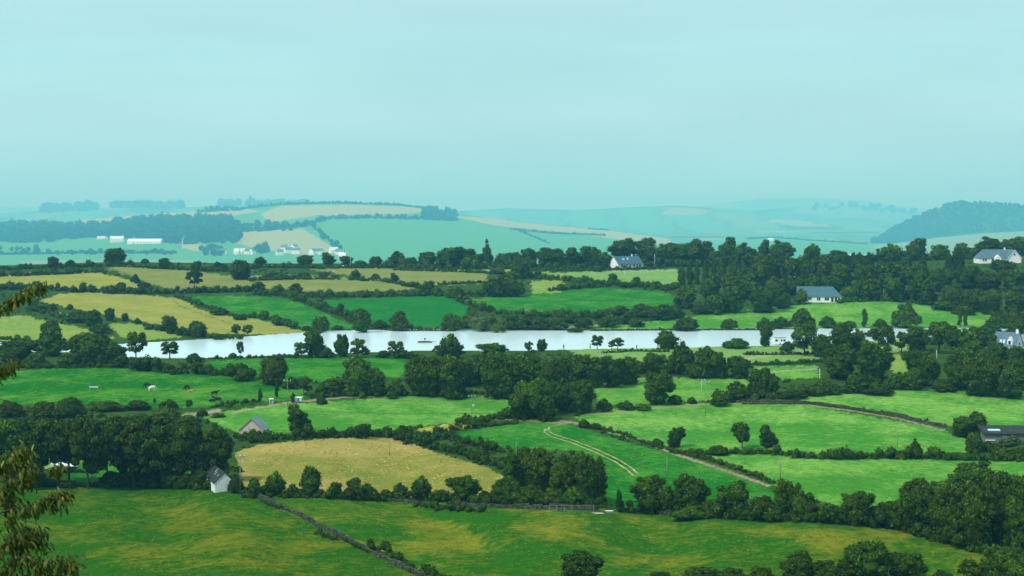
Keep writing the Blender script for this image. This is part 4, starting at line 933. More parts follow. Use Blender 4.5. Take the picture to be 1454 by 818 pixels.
def house(name, label, cat, px, rz, L, Wd, wall, roof, mw, mr, wins=(), doors=(), sky=(), chim=(), hip=(0, 0), far=False, gablewin=False, back=(), group=None, over=.35, base=1.2, dz=0.):
    """front faces -Y, long axis X. wins: (x, z, w, h) on the front, back likewise; sky: (x, t, w) on the front roof slope; chim: x along the ridge"""
    pos, d = (at_far if far else at)(*px)
    e = thing(name, label, cat, (pos[0], pos[1], pos[2] + dz), rz, group)
    hl, hw = L / 2, Wd / 2; m = MB()
    prof = [(-hw, -base), (hw, -base), (hw, wall), (0, wall + roof - .06), (-hw, wall)]
    if hip[0] or hip[1]:
        m.box(-hl, hl, -hw, hw, -base, wall)
        if not hip[0]: m.extrude([(-hl, -hw, wall), (-hl, 0, wall + roof - .06), (-hl, hw, wall)], (.25, 0, 0))
    else: m.extrude([(-hl, y, z) for y, z in prof], (L, 0, 0))
    w = m.build('wall', mw, e)
    s = roof / hw; r = MB(); ov = over; th = .16
    x0, x1 = -hl - ov * .7, hl + ov * .7; ye = hw + ov; ze = wall - s * ov; zr = wall + roof
    a0, a1 = x0 + hip[0], x1 - hip[1]
    for sg in (-1, 1):
        q = [(x0, sg * ye, ze), (x1, sg * ye, ze), (a1, 0, zr), (a0, 0, zr)]
        r.extrude(q if sg < 0 else q[::-1], (0, 0, th))
    if hip[0]: r.extrude([(x0, ye, ze), (x0, -ye, ze), (a0, 0, zr)], (0, 0, th))
    if hip[1]: r.extrude([(x1, -ye, ze), (x1, ye, ze), (a1, 0, zr)], (0, 0, th))
    rf = r.build('roof', mr, e)
    for x in chim:
        c = MB().box(x - .45, x + .45, -.35, .35, wall + roof - .5, wall + roof + 1.0).box(x - .52, x + .52, -.42, .42, wall + roof + 1.0, wall + roof + 1.12)
        c.box(x - .25, x - .02, -.12, .12, wall + roof + 1.12, wall + roof + 1.4).build('chimney', mw, rf)
    def window(x, z, ww, hh, sg):
        y = sg * hw; fr = MB(); t = .09; yo, yi = y + sg * .06, y + sg * .0
        lo, hi_ = min(yo, yi), max(yo, yi)
        fr.box(x - ww / 2 - t, x - ww / 2, lo, hi_, z - t, z + hh + t).box(x + ww / 2, x + ww / 2 + t, lo, hi_, z - t, z + hh + t)
        fr.box(x - ww / 2, x + ww / 2, lo, hi_, z + hh, z + hh + t).box(x - ww / 2, x + ww / 2, min(yo, yi) - .05, hi_ + .0, z - t, z)
        if ww > 1.4: fr.box(x - .04, x + .04, lo, hi_, z, z + hh)
        f = fr.build('window', M['white'], e)
        MB().box(x - ww / 2, x + ww / 2, min(y + sg * .03, y - sg * .02), max(y + sg * .03, y - sg * .02), z, z + hh).build('pane', M['pane'], f)
    for (x, z, ww, hh) in wins: window(x, z, ww, hh, -1)
    for (x, z, ww, hh) in back: window(x, z, ww, hh, 1)
    if gablewin:
        for sx in ((-1, 1) if gablewin is True else (gablewin,)):
            f = MB().box(sx * hl - .05, sx * hl + .06, -.55, .55, wall + .3, wall + 1.5).build('window', M['white'], e)
            MB().box(sx * (hl + .03) - .05, sx * (hl + .03) + .05, -.45, .45, wall + .4, wall + 1.4).build('pane', M['pane'], f)
    for (x, ww, hh) in doors:
        dd = MB().box(x - ww / 2, x + ww / 2, -hw - .05, -hw + .02, 0, hh).build('door', M['door'], e)
        MB().box(x + ww * .3, x + ww * .38, -hw - .12, -hw - .05, 1.0, 1.1).build('handle', M['metal'], dd)
    for (x, t, ww) in sky:
        yc = -ye * (1 - t); zc = ze + (zr - ze) * t + th + .05; dy = .5; q = [(x - ww / 2, yc - dy, zc - s * dy), (x + ww / 2, yc - dy, zc - s * dy), (x + ww / 2, yc + dy, zc + s * dy), (x - ww / 2, yc + dy, zc + s * dy)]
        MB().extrude(q, (0, 0, .06)).build('skylight', M['bluepane'], rf)
    return e, w, rf

# bright white bungalow on the middle skyline
W5 = [(x, .9, 1.5, 1.2) for x in (-6.5, -3.2, 2.5, 7.0)]
house('bungalow', 'bright white bungalow with dark blue slate roof and two skylights before the wood', 'house', (889, 380.5), 33, 18.5, 9.2, 2.6, 4.4, M['white'], M['slate'],
      W5, [(-.4, 1.1, 2.1), (4.8, 1.1, 2.1)], [(-3.5, .62, 1.1), (-.2, .66, 1.1)], [4.4], group=None)
# long white bungalow above the shore field
house('bungalow', 'long white bungalow with hipped blue roof above the green shore hill', 'house', (1163, 428), -7, 20.5, 8.5, 2.7, 4.2, M['white'], M['slate'],
      [(-4.5, 1.0, 1.6, 1.1), (-.4, .7, 1.6, 1.4), (3.4, .7, 2.0, 1.4), (-8.2, 1.0, 1.2, 1.1), (9.0, 1, .9, 1.1)], [(5.9, 1.2, 2.2), (7.6, 1.2, 2.2)], hip=(0, 4.2))
# large house at the right edge
e, w, rf = house('gabled_house', 'large pale house with wide blue-grey roof and white gable at the right edge', 'house', (1412, 373), 6, 22, 9, 3.0, 4.7, M['white'], M['slate2'],
      [(-8.4, 1.0, 1.0, 1.4), (-7.0, 1.0, 1.0, 1.4), (-3.0, 1.0, 1.1, 1.5)], [], chim=[6.2], hip=(4.0, 0))
MB().extrude([(4.5, -9.5, -1.2), (12.5, -9.5, -1.2), (12.5, -9.5, 3.0), (8.5, -9.5, 7.4), (4.5, -9.5, 3.0)], (0, 9, 0)).build('wing_wall', M['white'], e)
g = MB()
for q in ([(3.9, -9.9, 2.55), (8.5, -9.9, 7.6), (8.5, 0, 7.6), (3.9, 0, 2.55)], [(8.5, -9.9, 7.6), (13.1, -9.9, 2.55), (13.1, 0, 2.55), (8.5, 0, 7.6)]): g.extrude(q, (0, 0, .18))
g.build('wing_roof', M['slate2'], e)
b = MB()
for x0, x1 in ((3.9, 8.5), (13.1, 8.5)): b.extrude([(x0, -9.98, 2.4), (x0, -9.98, 2.75), (x1, -9.98, 7.85), (x1, -9.98, 7.45)], (0, .07, 0))
b.build('bargeboard', M['white'], e)
f = MB().box(7.9, 9.1, -9.57, -9.48, 4.3, 5.6).build('window', M['white'], e); MB().box(8.0, 9.0, -9.60, -9.55, 4.4, 5.5).build('pane', M['pane'], f)
p = MB().extrude([(-2.2, -6.6, -.6), (-2.2, -6.6, 2.8), (-.3, -6.6, 4.8), (1.6, -6.6, 2.8), (1.6, -6.6, -.6)], (0, 2.2, 0)).build('porch', M['white'], e)
MB().box(-1.1, .5, -6.66, -6.58, -.3, 2.2).build('door', M['door'], p)
# steep roofed house among the trees near the lake end
e, w, rf = house('dormer_house', 'steep blue slate house with white dormer half hidden by trees near the lake end', 'house', (1431, 501), -38, 8.6, 7.2, 2.6, 4.8, M['white'], M['slate2'],
      [(-2.6, .8, 1.1, 1.2), (-.8, .8, 1.1, 1.2), (2.2, .8, 1.3, 1.2)], [(.7, 1.0, 2.0)], sky=[(-1.6, .35, .8), (-.4, .35, .8)], chim=[3.6], gablewin=1)
dm = MB().extrude([(1.0, -3.2, 2.9), (2.9, -3.2, 2.9), (2.9, -3.2, 4.7), (1.95, -3.2, 6.1), (1.0, -3.2, 4.7)], (0, 2.8, 0)).build('dormer', M['white'], e)
MB().box(1.5, 2.4, -3.27, -3.18, 3.4, 4.6).build('pane', M['pane'], dm)
MB().box(2.2, 4.2, -5.6, -3.62, -.6, 2.3).build('porch', M['white'], e)
house('grey_house', 'grey roofed house just behind the steep slate house with the dormer', 'house', (1444, 497), -10, 7, 6, 3.2, 2.4, M['tan'], M['greyroof'], [(-1.5, 1, 1.1, 1.2)])
# dark bungalow low at the right edge
pos, d = at(1420, 628)
e = thing('dark_bungalow', 'low grey bungalow with dark flat roof and bright roof panel among shrubs', 'house', pos, -3)
MB().box(-4.2, 7.5, -2.6, 3, -.8, 2.35).build('wall', M['greywall'], e)
rf = MB().extrude([(-4.8, -3.1, 2.35), (8, -3.1, 2.35), (8, 3.4, 3.6), (-4.8, 3.4, 3.6)], (0, 0, .25)).build('roof', M['darkroof'], e)
MB().extrude([(-3.2, -1.4, 2.98), (-.2, -1.4, 2.98), (-.2, -.1, 3.23), (-3.2, -.1, 3.23)], (0, 0, .1)).build('roof_panel', M['bluepane'], rf)
MB().box(-4.25, -1.8, -2.75, -2.6, .75, .95).build('sill', M['white'], e)
f = MB().box(.2, 1.8, -2.68, -2.58, .8, 1.9).build('window', M['white'], e); MB().box(.3, 1.7, -2.72, -2.66, .9, 1.8).build('pane', M['pane'], f)
MB().box(2.6, 3.5, -2.66, -2.58, -.2, 1.9).build('door', M['orange'], e)
pos, d = at(1404, 629)
e = thing('garden_bench', 'white slatted garden bench in front of the dark bungalow', 'bench', pos, -5)
MB().box(-.9, .9, -.25, .2, .42, .5).build('seat', M['white'], e); MB().box(-.9, .9, .2, .26, .55, .95).build('backrest', M['white'], e)
for sx in (-.8, .8): MB().box(sx - .05, sx + .05, -.25, .25, -.1, .42).build('leg', M['white'], e)
# white boarded shed under the tall trees
e, w, rf = house('shed', 'white boarded shed with dark mossy roof under the tall dark trees', 'shed', (311, 691.5), 110, 13.0, 4.1, 1.9, 1.9, M['board'], M['darkroof'], back=[(-2.4, .3, .5, .9), (.2, .3, .5, .9)], over=.2)
for i in range(11):
    y = -1.7 + i * .34; MB().box(-6.535, -6.5, y - .012, y + .012, 0, 1.9 + 1.75 * (1 - abs(y) / 1.87)).build('board_joint', M['greyroof'], w)
for x, t in ((-4.4, .5), (-1.6, .55), (-.2, .75)):
    ye, ze, zr = 1.875 + .2, 1.9 - .2, 3.8
    yc = ye * (1 - t); zc = ze + (zr - ze) * t + .22; MB().extrude([(x, yc + .4, zc - .4), (x + .35, yc + .4, zc - .4), (x + .35, yc - .3, zc + .3), (x, yc - .3, zc + .3)], (0, 0, .04)).build('skylight', M['bluepane'], rf)
# tan barn gable behind the hedge
house('barn', 'tan gabled barn with blue-grey sheet roof behind the dark hedge', 'barn', (361, 619), 86, 7, 5.9, 1.9, 2.7, M['tan'], M['greyroof'], over=.35)
# white roofed shed far left
pos, d = at(95, 669)
e = thing('low_shed', 'low shed with white sheet roof behind the tall dark trees', 'shed', pos, 4)
MB().box(-2.3, 2.3, -1.5, 1.5, -.5, 1.3).build('wall', M['greywall'], e)
MB().extrude([(-2.7, -1.9, 1.3), (2.7, -1.9, 1.3), (2.0, 1.9, 1.75), (-2.7, 1.9, 1.75)], (0, 0, .1)).build('roof', M['whiteroof'], e)
MB().box(-.5, .4, -1.56, -1.48, -.1, 1.1).build('door', M['door'], e)
pos, d = at(76, 668)
e = thing('water_tank', 'pale blue water tank beside the low white-roofed shed', 'tank', pos)
MB().tube((0, 0, .2), (0, 0, 2.3), .62, .62, 14).build('tank_body', M['bluepane'], e, True); MB().tube((0, 0, 2.3), (0, 0, 2.5), .62, .15, 14).build('lid', M['bluepane'], e, True); MB().box(-.6, .6, -.6, .6, -.3, .2).build('base', M['stone'], e)

# hazy farm and village on the far side of the valley
def far_house(label, px, rz, L, Wd, wall, roof, chim=(0,), mr='slate2', group='white houses of the hazy village', mw='white'):
    n = max(2, int(L / 5)); wn = [(-L / 2 + L * (i + .5) / n, 1.2, 1.3, 1.5) for i in range(n)]
    wn = [tuple(2.1 * q for q in k) for k in wn]
    return house('house', label, 'house', px, rz, L * 2.1, Wd * 2.1, wall * 2.1, roof * 2.1, M[mw], M[mr], wn[1:], [(wn[0][0], 1.2, 2.2)], chim=[c * L * 2.1 for c in chim], far=True, group=group, base=3)
FG = 'white buildings of the hazy farm'
house('barn', 'very long hazy white barn with white roof on the far farm', 'barn', (206, 346), -3, 158, 42, 10, 13, M['white'], M['whiteroof'], [(-30 + 15 * i, 2, 5, 3) for i in range(5)], [(-48, 6, 6)], far=True, group=FG, base=4)
far_house('hazy white farmhouse left of the very long barn', (166, 344), 10, 30, 14, 8, 6, (-.4, .4), 'whiteroof', FG)
far_house('hazy long low white shed leftmost on the far farm', (146, 339.5), 4, 26, 8, 4, 2.5, (), 'whiteroof', FG)
far_house('hazy white house with chimneys alone right of the far farm', (267, 344), -6, 24, 12, 8, 6, (-.38, .3), 'slate2', FG)
VIL = [(311, 361, 26, 5, 'long white house at left end'), (336, 361, 9, 0, 'small white cottage second from left'), (345, 360.5, 13, 50, 'white gabled house third from left'), (352, 361, 10, -20, 'white house fourth from left'), (358, 361, 9, 60, 'white gabled house fifth from left'),
       (397, 362, 12, 20, 'white house left of the round bush'), (404, 355.5, 13, -5, 'pale house highest up the slope'), (410, 359, 14, 25, 'pale house in the middle of the village'), (418, 354.5, 12, 60, 'gabled house high on the slope'), (421, 360, 14, -10, 'broad white house left of the round bushes'),
       (445, 361, 16, 65, 'white house with tall gable'), (454, 361, 11, 10, 'small white house beside the tall gable'), (474, 359, 15, 30, 'white house near the hillside hedge'), (482, 361.5, 14, -10, 'white house at the right end'), (486, 367, 12, 0, 'small white house below the right end')]
for x, y, L, rz, t in VIL: far_house(t + ' in the hazy village', (x, y), rz, L * 1.15, 11, 6, 5.5, (.35,), 'slate2' if int(x) % 3 else 'whiteroof')
for i, (x, y) in enumerate(((1205, 366), (1237, 367), (1094, 342))):
    far_house(['hazy white house behind the left dark poplars', 'hazy white house right of the dark poplars', 'tiny hazy white house on the low far hill'][i], (x, y), 8, 26 if i < 2 else 16, 12, 4, 4, (), 'whiteroof', 'hazy houses behind the right wood')

# ------------------------------------------------------------------ dry stone walls
def stone_wall(label, pts, h, th, s=.42, seed=1):
    rng = np.random.default_rng(seed); W_ = []
    for (x1, y1), (x2, y2) in zip(pts[:-1], pts[1:]):
        k = max(2, int(math.hypot(x2 - x1, y2 - y1) / 2))
        for j in range(k): t = j / k; W_.append(at(x1 + (x2 - x1) * t, y1 + (y2 - y1) * t)[0])
    W_ = np.array(W_); o = W_[0].copy(); W_ = W_ - o
    e = thing('stone_wall', label, 'wall', o); st = MB(); core = MB()
    seg = np.linalg.norm(np.diff(W_, axis=0), axis=1); cum = np.concatenate([[0], np.cumsum(seg)])
    def pt(u): i = min(len(seg) - 1, max(0, np.searchsorted(cum, u) - 1)); t = (u - cum[i]) / (seg[i] + 1e-9); return W_[i] * (1 - t) + W_[i + 1] * t, unit(W_[i + 1] - W_[i])
    def stone(c, d, l, w, hh):
        n = np.array([-d[1], d[0], 0]); b = len(st.v)
        for z in (-.5, .5):
            for a, q in ((-.5, -.5), (.5, -.5), (.5, .5), (-.5, .5)):
                p = c + d * a * l * (.85 + .2 * rng.random()) + n * q * w * (.85 + .2 * rng.random()); st.v.append((p[0], p[1], p[2] + z * hh * (.85 + .2 * rng.random())))
        st.f.extend([tuple(b + i for i in q) for q in ((0, 3, 2, 1), (4, 5, 6, 7), (0, 1, 5, 4), (1, 2, 6, 5), (2, 3, 7, 6), (3, 0, 4, 7))])
    rows = max(2, int(h / .27)); top = lambda u: h * (.80 + .22 * math.sin(u * .21 + seed) * math.sin(u * .07 + 1) + .10 * math.sin(u * .9))
    for r in range(rows):
        u = -rng.random() * s
        while u < cum[-1]:
            l = s * (.6 + 1.1 * rng.random()); p, d = pt(min(max(u + l / 2, 0), cum[-1])); hk = top(u) / rows; n = np.array([-d[1], d[0], 0])
            if r < rows - 1 or rng.random() < .8:
                stone(p + n * rng.normal() * .05 + np.array([0, 0, (r + .45) * hk]), d, l * .98, th * (1.15 - .4 * r / rows), hk * (.85 + .4 * rng.random()))
            u += l
    for a, b in zip(W_[:-1], W_[1:]):
        d = unit(b - a); n = np.array([-d[1], d[0], 0]) * th * .36
        core.extrude([tuple(a - n + (0, 0, -.4)), tuple(a + n + (0, 0, -.4)), tuple(a + n + (0, 0, h * .55)), tuple(a - n + (0, 0, h * .55))], tuple(b - a))
    core.build('wall_core', M['stone'], e); k = st.build('stones', M['stone'], e); k['kind'] = 'stuff'
    return e
stone_wall('old stone field wall running down diagonally across the near green field', [(347, 703), (368, 707), (395, 719), (430, 735), (470, 757), (510, 777), (548, 796), (590, 815), (640, 840)], .95, .7, .5, 1)
stone_wall('near stone wall below the golden field, left of the bushes', [(486, 709), (520, 709), (560, 712), (596, 715)], .9, .6, .45, 2)
stone_wall('near stone wall in front of the dark grove', [(645, 718), (700, 721), (760, 723), (830, 724), (850, 725)], 1.15, .6, .45, 3)
stone_wall('near stone wall right of the white bath under the hedge', [(882, 727), (920, 729), (960, 732), (990, 736)], 1.15, .6, .45, 4)
stone_wall('low curving stone wall between the two bright right fields', [(1020, 572), (1060, 571), (1140, 572), (1210, 581), (1270, 590), (1300, 598), (1345, 607)], 1.0, .8, .6, 5)
stone_wall('low stone wall right of the dark bungalow', [(1432, 614), (1450, 615), (1480, 617)], 1.0, .6, .5, 6)

# ------------------------------------------------------------------ poles
def pole(label, x, yt, yb, kind='cross', mm='pole'):
    pos, d = at(x, yb); h = (yb - yt) * d
    e = thing('utility_pole', label, 'pole', pos, PRNG.uniform(-25, 25)); r = max(.09, .34 * d)
    MB().tube((0, 0, -.6), (0, 0, h), r, r * .75).build('pole', M[mm], e, True)
    if kind in ('cross', 'trans'):
        MB().box(-1.0, 1.0, -r - .09, -r + .02, h - .45, h - .28).build('crossarm', M['pole'], e)
        for ix in (-.9, 0, .9): MB().tube((ix, -r * .5, h - .28), (ix, -r * .5, h), .07, .09, 6).build('insulator', M['white'], e)
    if kind == 'trans':
        MB().tube((.45, -r, h * .38), (.45, -r, h * .38 + .9), .3, .3, 10).build('transformer', M['metal'], e, True)
    if kind == 'light':
        MB().tube((0, 0, h), (1.0, -.2, h + .15), .07, .06, 6).build('arm', M['metal'], e); MB().tube((.8, -.2, h + .02), (1.4, -.3, h + .1), .16, .1, 8).build('lamp_head', M['white'], e)
pole('power pole with transformer in the pale green field', 670, 561, 590, 'trans')
pole('left one of the two close power poles by the lone tree', 996, 538, 571, 'cross', 'metal')
pole('right taller one of the two close power poles', 1002, 541, 590, 'cross')
pole('pale power pole with crossarm beside the small trailers', 408, 539, 578, 'cross')
pole('single dark pole standing in the golden field', 553, 625, 648, 'plain')
pole('pole in the right field above the hedge', 1108, 650, 680, 'plain')
pole('thin pole with pale top in the big bright field', 1274, 611, 636, 'plain')
pole('pole in the field beside the rutted track', 947, 648, 677, 'plain')
pole('thin pole left of the rutted track', 733, 628, 657, 'plain')
pole('short white post behind the golden field', 516.5, 611, 623, 'plain', 'white')
pole('short white pole against the right tree belt', 1164, 523, 539, 'plain', 'white')
pole('short white pole among the lakeside trees', 1330, 497, 509, 'plain', 'white')
pole('tall pole with crossarm beside the white shed', 341, 646, 702, 'cross')
pole('distant pole right of the bright white bungalow', 929.5, 361, 380, 'plain', 'metal')
pole('left distant pole behind the shore hill field', 1254.5, 403, 425, 'plain', 'metal')
pole('right distant pole behind the shore hill field', 1312, 404, 426, 'plain', 'metal')
pole('distant pole on the skyline hedge', 497.5, 363, 380, 'plain', 'metal')
pole('faint pole in front of the bright white bungalow', 887, 385, 398, 'plain', 'metal')
def post(label, x, yb, h, mm='brown'):
    pos, d = at(x, yb); e = thing('wooden_post', label, 'post', pos)
    MB().tube((0, 0, -.4), (0, 0, h), .22, .17, 7).build('shaft', M[mm], e); MB().tube((0, 0, h), (0, 0, h + .12), .24, .1, 7).build('cap', M[mm], e)
post('dark wooden post on the lake bank beside the small trees', 838, 494.6, 1.6); post('dark wooden post on the lake bank right of the small trees', 904, 494.5, 1.1)
for i, x in enumerate((505, 547, 564)): post(['pale post at the left of the near wall', 'pale post halfway along the near wall', 'pale post at the right of the near wall'][i], x, 707 + i * 1.5, 1.0, 'metal')

# ------------------------------------------------------------------ gate and rails, bath, troughs, trailers, caravan, raft
pos, d = at(812, 726)
e = thing('metal_fence', 'weathered grey rail fence in front of the dark grove', 'fence', pos, -2)
for i in range(7): MB().box(-4.3 + i * 1.4, -4.22 + i * 1.4, -.04, .04, -.3, 1.2).build('post', M['pole'], e)
for z in (.6, 1.1): MB().box(-4.3, 4.3, -.09, -.05, z, z + .05).build('rail', M['pole'], e)
pos, d = at(865, 730)
e = thing('bath_trough', 'old white bath used as a drinking trough near the wall', 'trough', pos, 3)
t = MB(); k = 14
ring = lambda rx, ry, z: [(rx * math.copysign(abs(math.cos(a)) ** .6, math.cos(a)), ry * math.copysign(abs(math.sin(a)) ** .6, math.sin(a)), z) for a in [2 * math.pi * i / k for i in range(k)]]
for r_ in (ring(.62, .26, .08), ring(.80, .38, .62), ring(.86, .42, .64), ring(.76, .33, .60), ring(.56, .2, .2)): t.v += r_
for j in range(4):
    for i in range(k): t.f.append((j * k + i, j * k + (i + 1) % k, (j + 1) * k + (i + 1) % k, (j + 1) * k + i))
t.f.append(tuple(range(k - 1, -1, -1))); t.f.append(tuple(4 * k + i for i in range(k)))
t.build('tub', M['white'], e, True)
for sx in (-.5, .5): MB().box(sx - .06, sx + .06, -.22, .22, -.15, .1).build('foot', M['stone'], e)
pos, d = at(848, 729.5)
e = thing('timber_plank', 'pale weathered planks lying left of the white bath', 'planks', pos, 4)
for i in range(3): MB().box(-1.5 + i * .15, 1.3 - i * .2, -.35 + i * .24, -.15 + i * .24, 0.02, .12 + i * .03).build('plank', M['tan'], e)
pos, d = at(133, 552)
e = thing('feed_trough', 'long white feed trough standing in the cow field', 'trough', pos, 2)
MB().extrude([(-1.3, -.25, .7), (-1.3, -.15, .35), (-1.3, .15, .35), (-1.3, .25, .7)], (2.6, 0, 0)).build('tray', M['white'], e)
for sx in (-1.1, 0, 1.1): MB().box(sx - .05, sx + .05, -.2, .2, -.15, .38).build('leg', M['metal'], e)
pos, d = at(424, 571.5)
e = thing('livestock_trailer', 'pale blue box trailer parked at the field edge right of the pole', 'trailer', pos, -6)
MB().box(-.95, .95, -.55, .55, .3, 1.35).build('box_body', M['bluepane'], e); MB().extrude([(-1.02, -.62, 1.35), (1.02, -.62, 1.35), (1.02, .62, 1.5), (-1.02, .62, 1.5)], (0, 0, .07)).build('roof', M['white'], e)
MB().box(-.12, .25, -.58, -.54, .4, 1.2).build('door', M['door'], e)
for sx in (-.4, .4):
    w = MB().tube((sx, -.66, .22), (sx, -.56, .22), .27, .27, 12).build('wheel', M['black'], e); MB().tube((sx, -.69, .22), (sx, -.66, .22), .12, .12, 8).build('rim', M['metal'], w)
MB().box(.95, 1.6, -.05, .05, .28, .36).build('drawbar', M['metal'], e)
pos, d = at(385, 573.5)
e = thing('kiosk', 'little white framed shelter with blue-grey panel left of the pole', 'shelter', pos, 8)
MB().box(-.5, .5, -.4, .4, 0, 1.25).build('wall', M['greyroof'], e); fr = MB()
for sx in (-.55, .45): fr.box(sx, sx + .1, -.46, -.4, 0, 1.25)
fr.box(-.55, .55, -.46, -.4, 1.25, 1.36).build('frame', M['white'], e); MB().extrude([(-.62, -.55, 1.36), (.62, -.55, 1.36), (.62, .5, 1.5), (-.62, .5, 1.5)], (0, 0, .06)).build('roof', M['white'], e)
pos, d = at(1107, 489.6)
e = thing('caravan', 'white touring caravan parked on the near lake bank before the water', 'caravan', pos, 5)
MB().extrude([(-2.3, -1.05, .45), (-2.45, -1.05, 1.4), (-2.1, -1.05, 2.55), (2.2, -1.05, 2.6), (2.45, -1.05, 1.6), (2.35, -1.05, .45)], (0, 2.1, 0)).build('body', M['white'], e)
for x0, x1 in ((-1.9, -1.0), (.2, .75), (1.15, 1.95)):
    f = MB().box(x0 - .05, x1 + .05, -1.09, -1.05, 1.3, 2.05).build('window', M['greyroof'], e); MB().box(x0, x1, -1.12, -1.085, 1.36, 2.0).build('pane', M['pane'], f)
MB().box(-.6, -.1, -1.08, -1.04, .5, 2.2).build('door', M['whiteroof'], e); MB().box(-2.2, 2.3, -1.13, 1.13, 2.62, 2.72).build('roof', M['greyroof'], e)
for sx in (.0,):
    w = MB().tube((sx, -1.12, .33), (sx, -.92, .33), .36, .36, 14).build('wheel', M['black'], e); MB().tube((sx, -1.15, .33), (sx, -1.12, .33), .18, .18, 10).build('rim', M['metal'], w)
MB().tube((2.35, 0, .5), (3.4, 0, .45), .06, .06, 6).build('drawbar', M['metal'], e); MB().tube((3.2, 0, .45), (3.2, 0, -.1), .05, .08, 6).build('jockey_wheel', M['black'], e)
dw = -LAKE / (486.5 - HY); wx = P(603, 486.5, dw)
e = thing('raft', 'flat brown timber raft with a short post floating on the lake', 'raft', (wx[0], wx[1], CAMZ + LAKE), 2)
MB().extrude([(-2.7, -1, -.15), (-2.5, -1, .42), (2.2, -1, .42), (2.9, -1, .1), (2.6, -1, -.15)], (0, 2, 0)).build('hull', M['brown'], e)
for i in range(9): MB().box(-2.4 + i * .5, -1.95 + i * .5, -.95, .95, .42, .56 + .04 * (i % 2)).build('plank', M['brown'], e)
MB().tube((.1, 0, .5), (.1, 0, 1.7), .09, .08, 8).build('post', M['brown'], e); MB().box(-.2, .4, -.2, .2, 1.2, 1.7).build('lamp_box', M['black'], e)
MB().tube((2.2, 0, .45), (4.6, .2, .3), .09, .06, 6).build('boom', M['brown'], e)

# ------------------------------------------------------------------ cattle and a person : one continuous skinned body each
def skinned(name, verts, edges, radii, material, parent, sub=2, root=0):
    me = bpy.data.meshes.new(name); me.from_pydata(verts, edges, []); ob = bpy.data.objects.new(name, me); COL.objects.link(ob)
    me.materials.append(material); ob.parent = parent
    m = ob.modifiers.new('skin', 'SKIN'); sv = me.skin_vertices[0].data
    for i, r in enumerate(radii): sv[i].radius = r if isinstance(r, tuple) else (r, r)
    sv[root].use_root = True; m.use_smooth_shade = True
    s = ob.modifiers.new('subdivision', 'SUBSURF'); s.levels = sub; s.render_levels = sub
    return ob
COWV = {}
def cow(label, x, yb, rz, col, pose, s=1.0, far=False):
    pos, d = at(x, yb); e = thing('cow', label, 'cow', pos, rz, 'cattle in the fields'); e.scale = (s,) * 3
    lie = pose == 'lie'; b = -.62 if lie else 0
    V = [(0, 0, 1.08 + b), (.55, 0, 1.10 + b), (-.62, 0, 1.12 + b), (.82, 0, 1.2 + b)]; E = [(0, 1), (0, 2), (1, 3)]; Rr = [(.36, .40), (.30, .38), (.28, .34), (.20, .27)]
    if pose == 'graze': nk = [(1.15, .02, .85), (1.32, .05, .42), (1.42, .06, .12)]
    else: nk = [(1.1, .05, 1.42 + b), (1.35, .1, 1.5 + b), (1.65, .14, 1.36 + b)]
    for i, (p, r) in enumerate(zip(nk, ((.15, .2), (.14, .17), (.08, .1)))): V.append(p); E.append((len(V) - 2 if i else 3, len(V) - 1)); Rr.append(r)
    head = len(V) - 2
    for sg in (-1, 1):
        hp = V[head]; V.append((hp[0] - .06, hp[1] + sg * .2, hp[2] + .1)); E.append((head, len(V) - 1)); Rr.append((.045, .03))
    for bx, sg in ((1, -1), (1, 1), (2, -1), (2, 1)):
        px_ = V[bx][0]; front = bx == 1
        if lie: ch = [(px_ + .1, sg * .3, .32), (px_ + .45 * (1 if front else .7), sg * .42, .14), (px_ + .1, sg * .46, .08)]
        else: ch = [(px_ + (.02 if front else -.04), sg * .2, .75), (px_ + (.05 if front else -.14), sg * .2, .42), (px_ + (.03 if front else -.06), sg * .2, .04)]
        for i, (p, r) in enumerate(zip(ch, ((.14, .16), (.075, .085), (.06, .07)))): V.append(p); E.append((bx if i == 0 else len(V) - 2, len(V) - 1)); Rr.append(r)
    V += [(-.92, 0, 1.15 + b), (-.98, .03, max(.35, .6 + b))]; E += [(2, len(V) - 2), (len(V) - 2, len(V) - 1)]; Rr += [(.06, .06), (.035, .035)]
    ob = skinned('body', V, E, Rr, M['cowskin'], e, 2); ob.color = (*col, 1)
    MB().box(nk[-1][0] - .03, nk[-1][0] + .09, nk[-1][1] - .06, nk[-1][1] + .06, nk[-1][2] - .06, nk[-1][2] + .05).build('muzzle', M['door'], e, True)
BLK, WHT, ORG = (.022, .02, .02), (.75, .74, .7), (.5, .22, .08)
cow('black cow standing behind the white cow', 209.5, 550.5, 170, BLK, 'graze', 1.0)
cow('white cow grazing at the left of the cow field', 215.5, 555.5, 25, WHT, 'graze', 1.12)
cow('black cow beside the orange-brown calf', 266, 554, 150, BLK, 'graze', 1.0)
cow('orange-brown calf lying in the cow field', 270, 556.8, 0, ORG, 'lie', .9)
cow('black cow at the back of the resting dark group', 304.5, 562, 20, BLK, 'stand', 1.0)
cow('black cow lying leftmost in the dark group', 300.5, 570.5, 10, BLK, 'lie', 1.1)
cow('black cow lying rightmost in the dark group', 310, 568.5, 180, BLK, 'lie', 1.2)
cow('lone black calf right of the resting dark group', 322.5, 575, 80, BLK, 'stand', .75)
cow('black cow between the bushes below the cow field', 219.5, 573.5, 100, BLK, 'stand', 1.0)
cow('pale brown far cow right of the round bush on the upper field', 474, 388, 10, (.6, .42, .25), 'graze', 1.05)
cow('dark far cow grazing beside the pale brown far cow', 469.5, 389, 170, (.08, .05, .04), 'graze', 1.0)
cow('dark far calf in front of the pale brown far cow', 472, 393.5, 30, BLK, 'lie', 1.0)
cow('white far cow lying below the hazy village', 487, 379.5, 10, WHT, 'lie', 1.3)
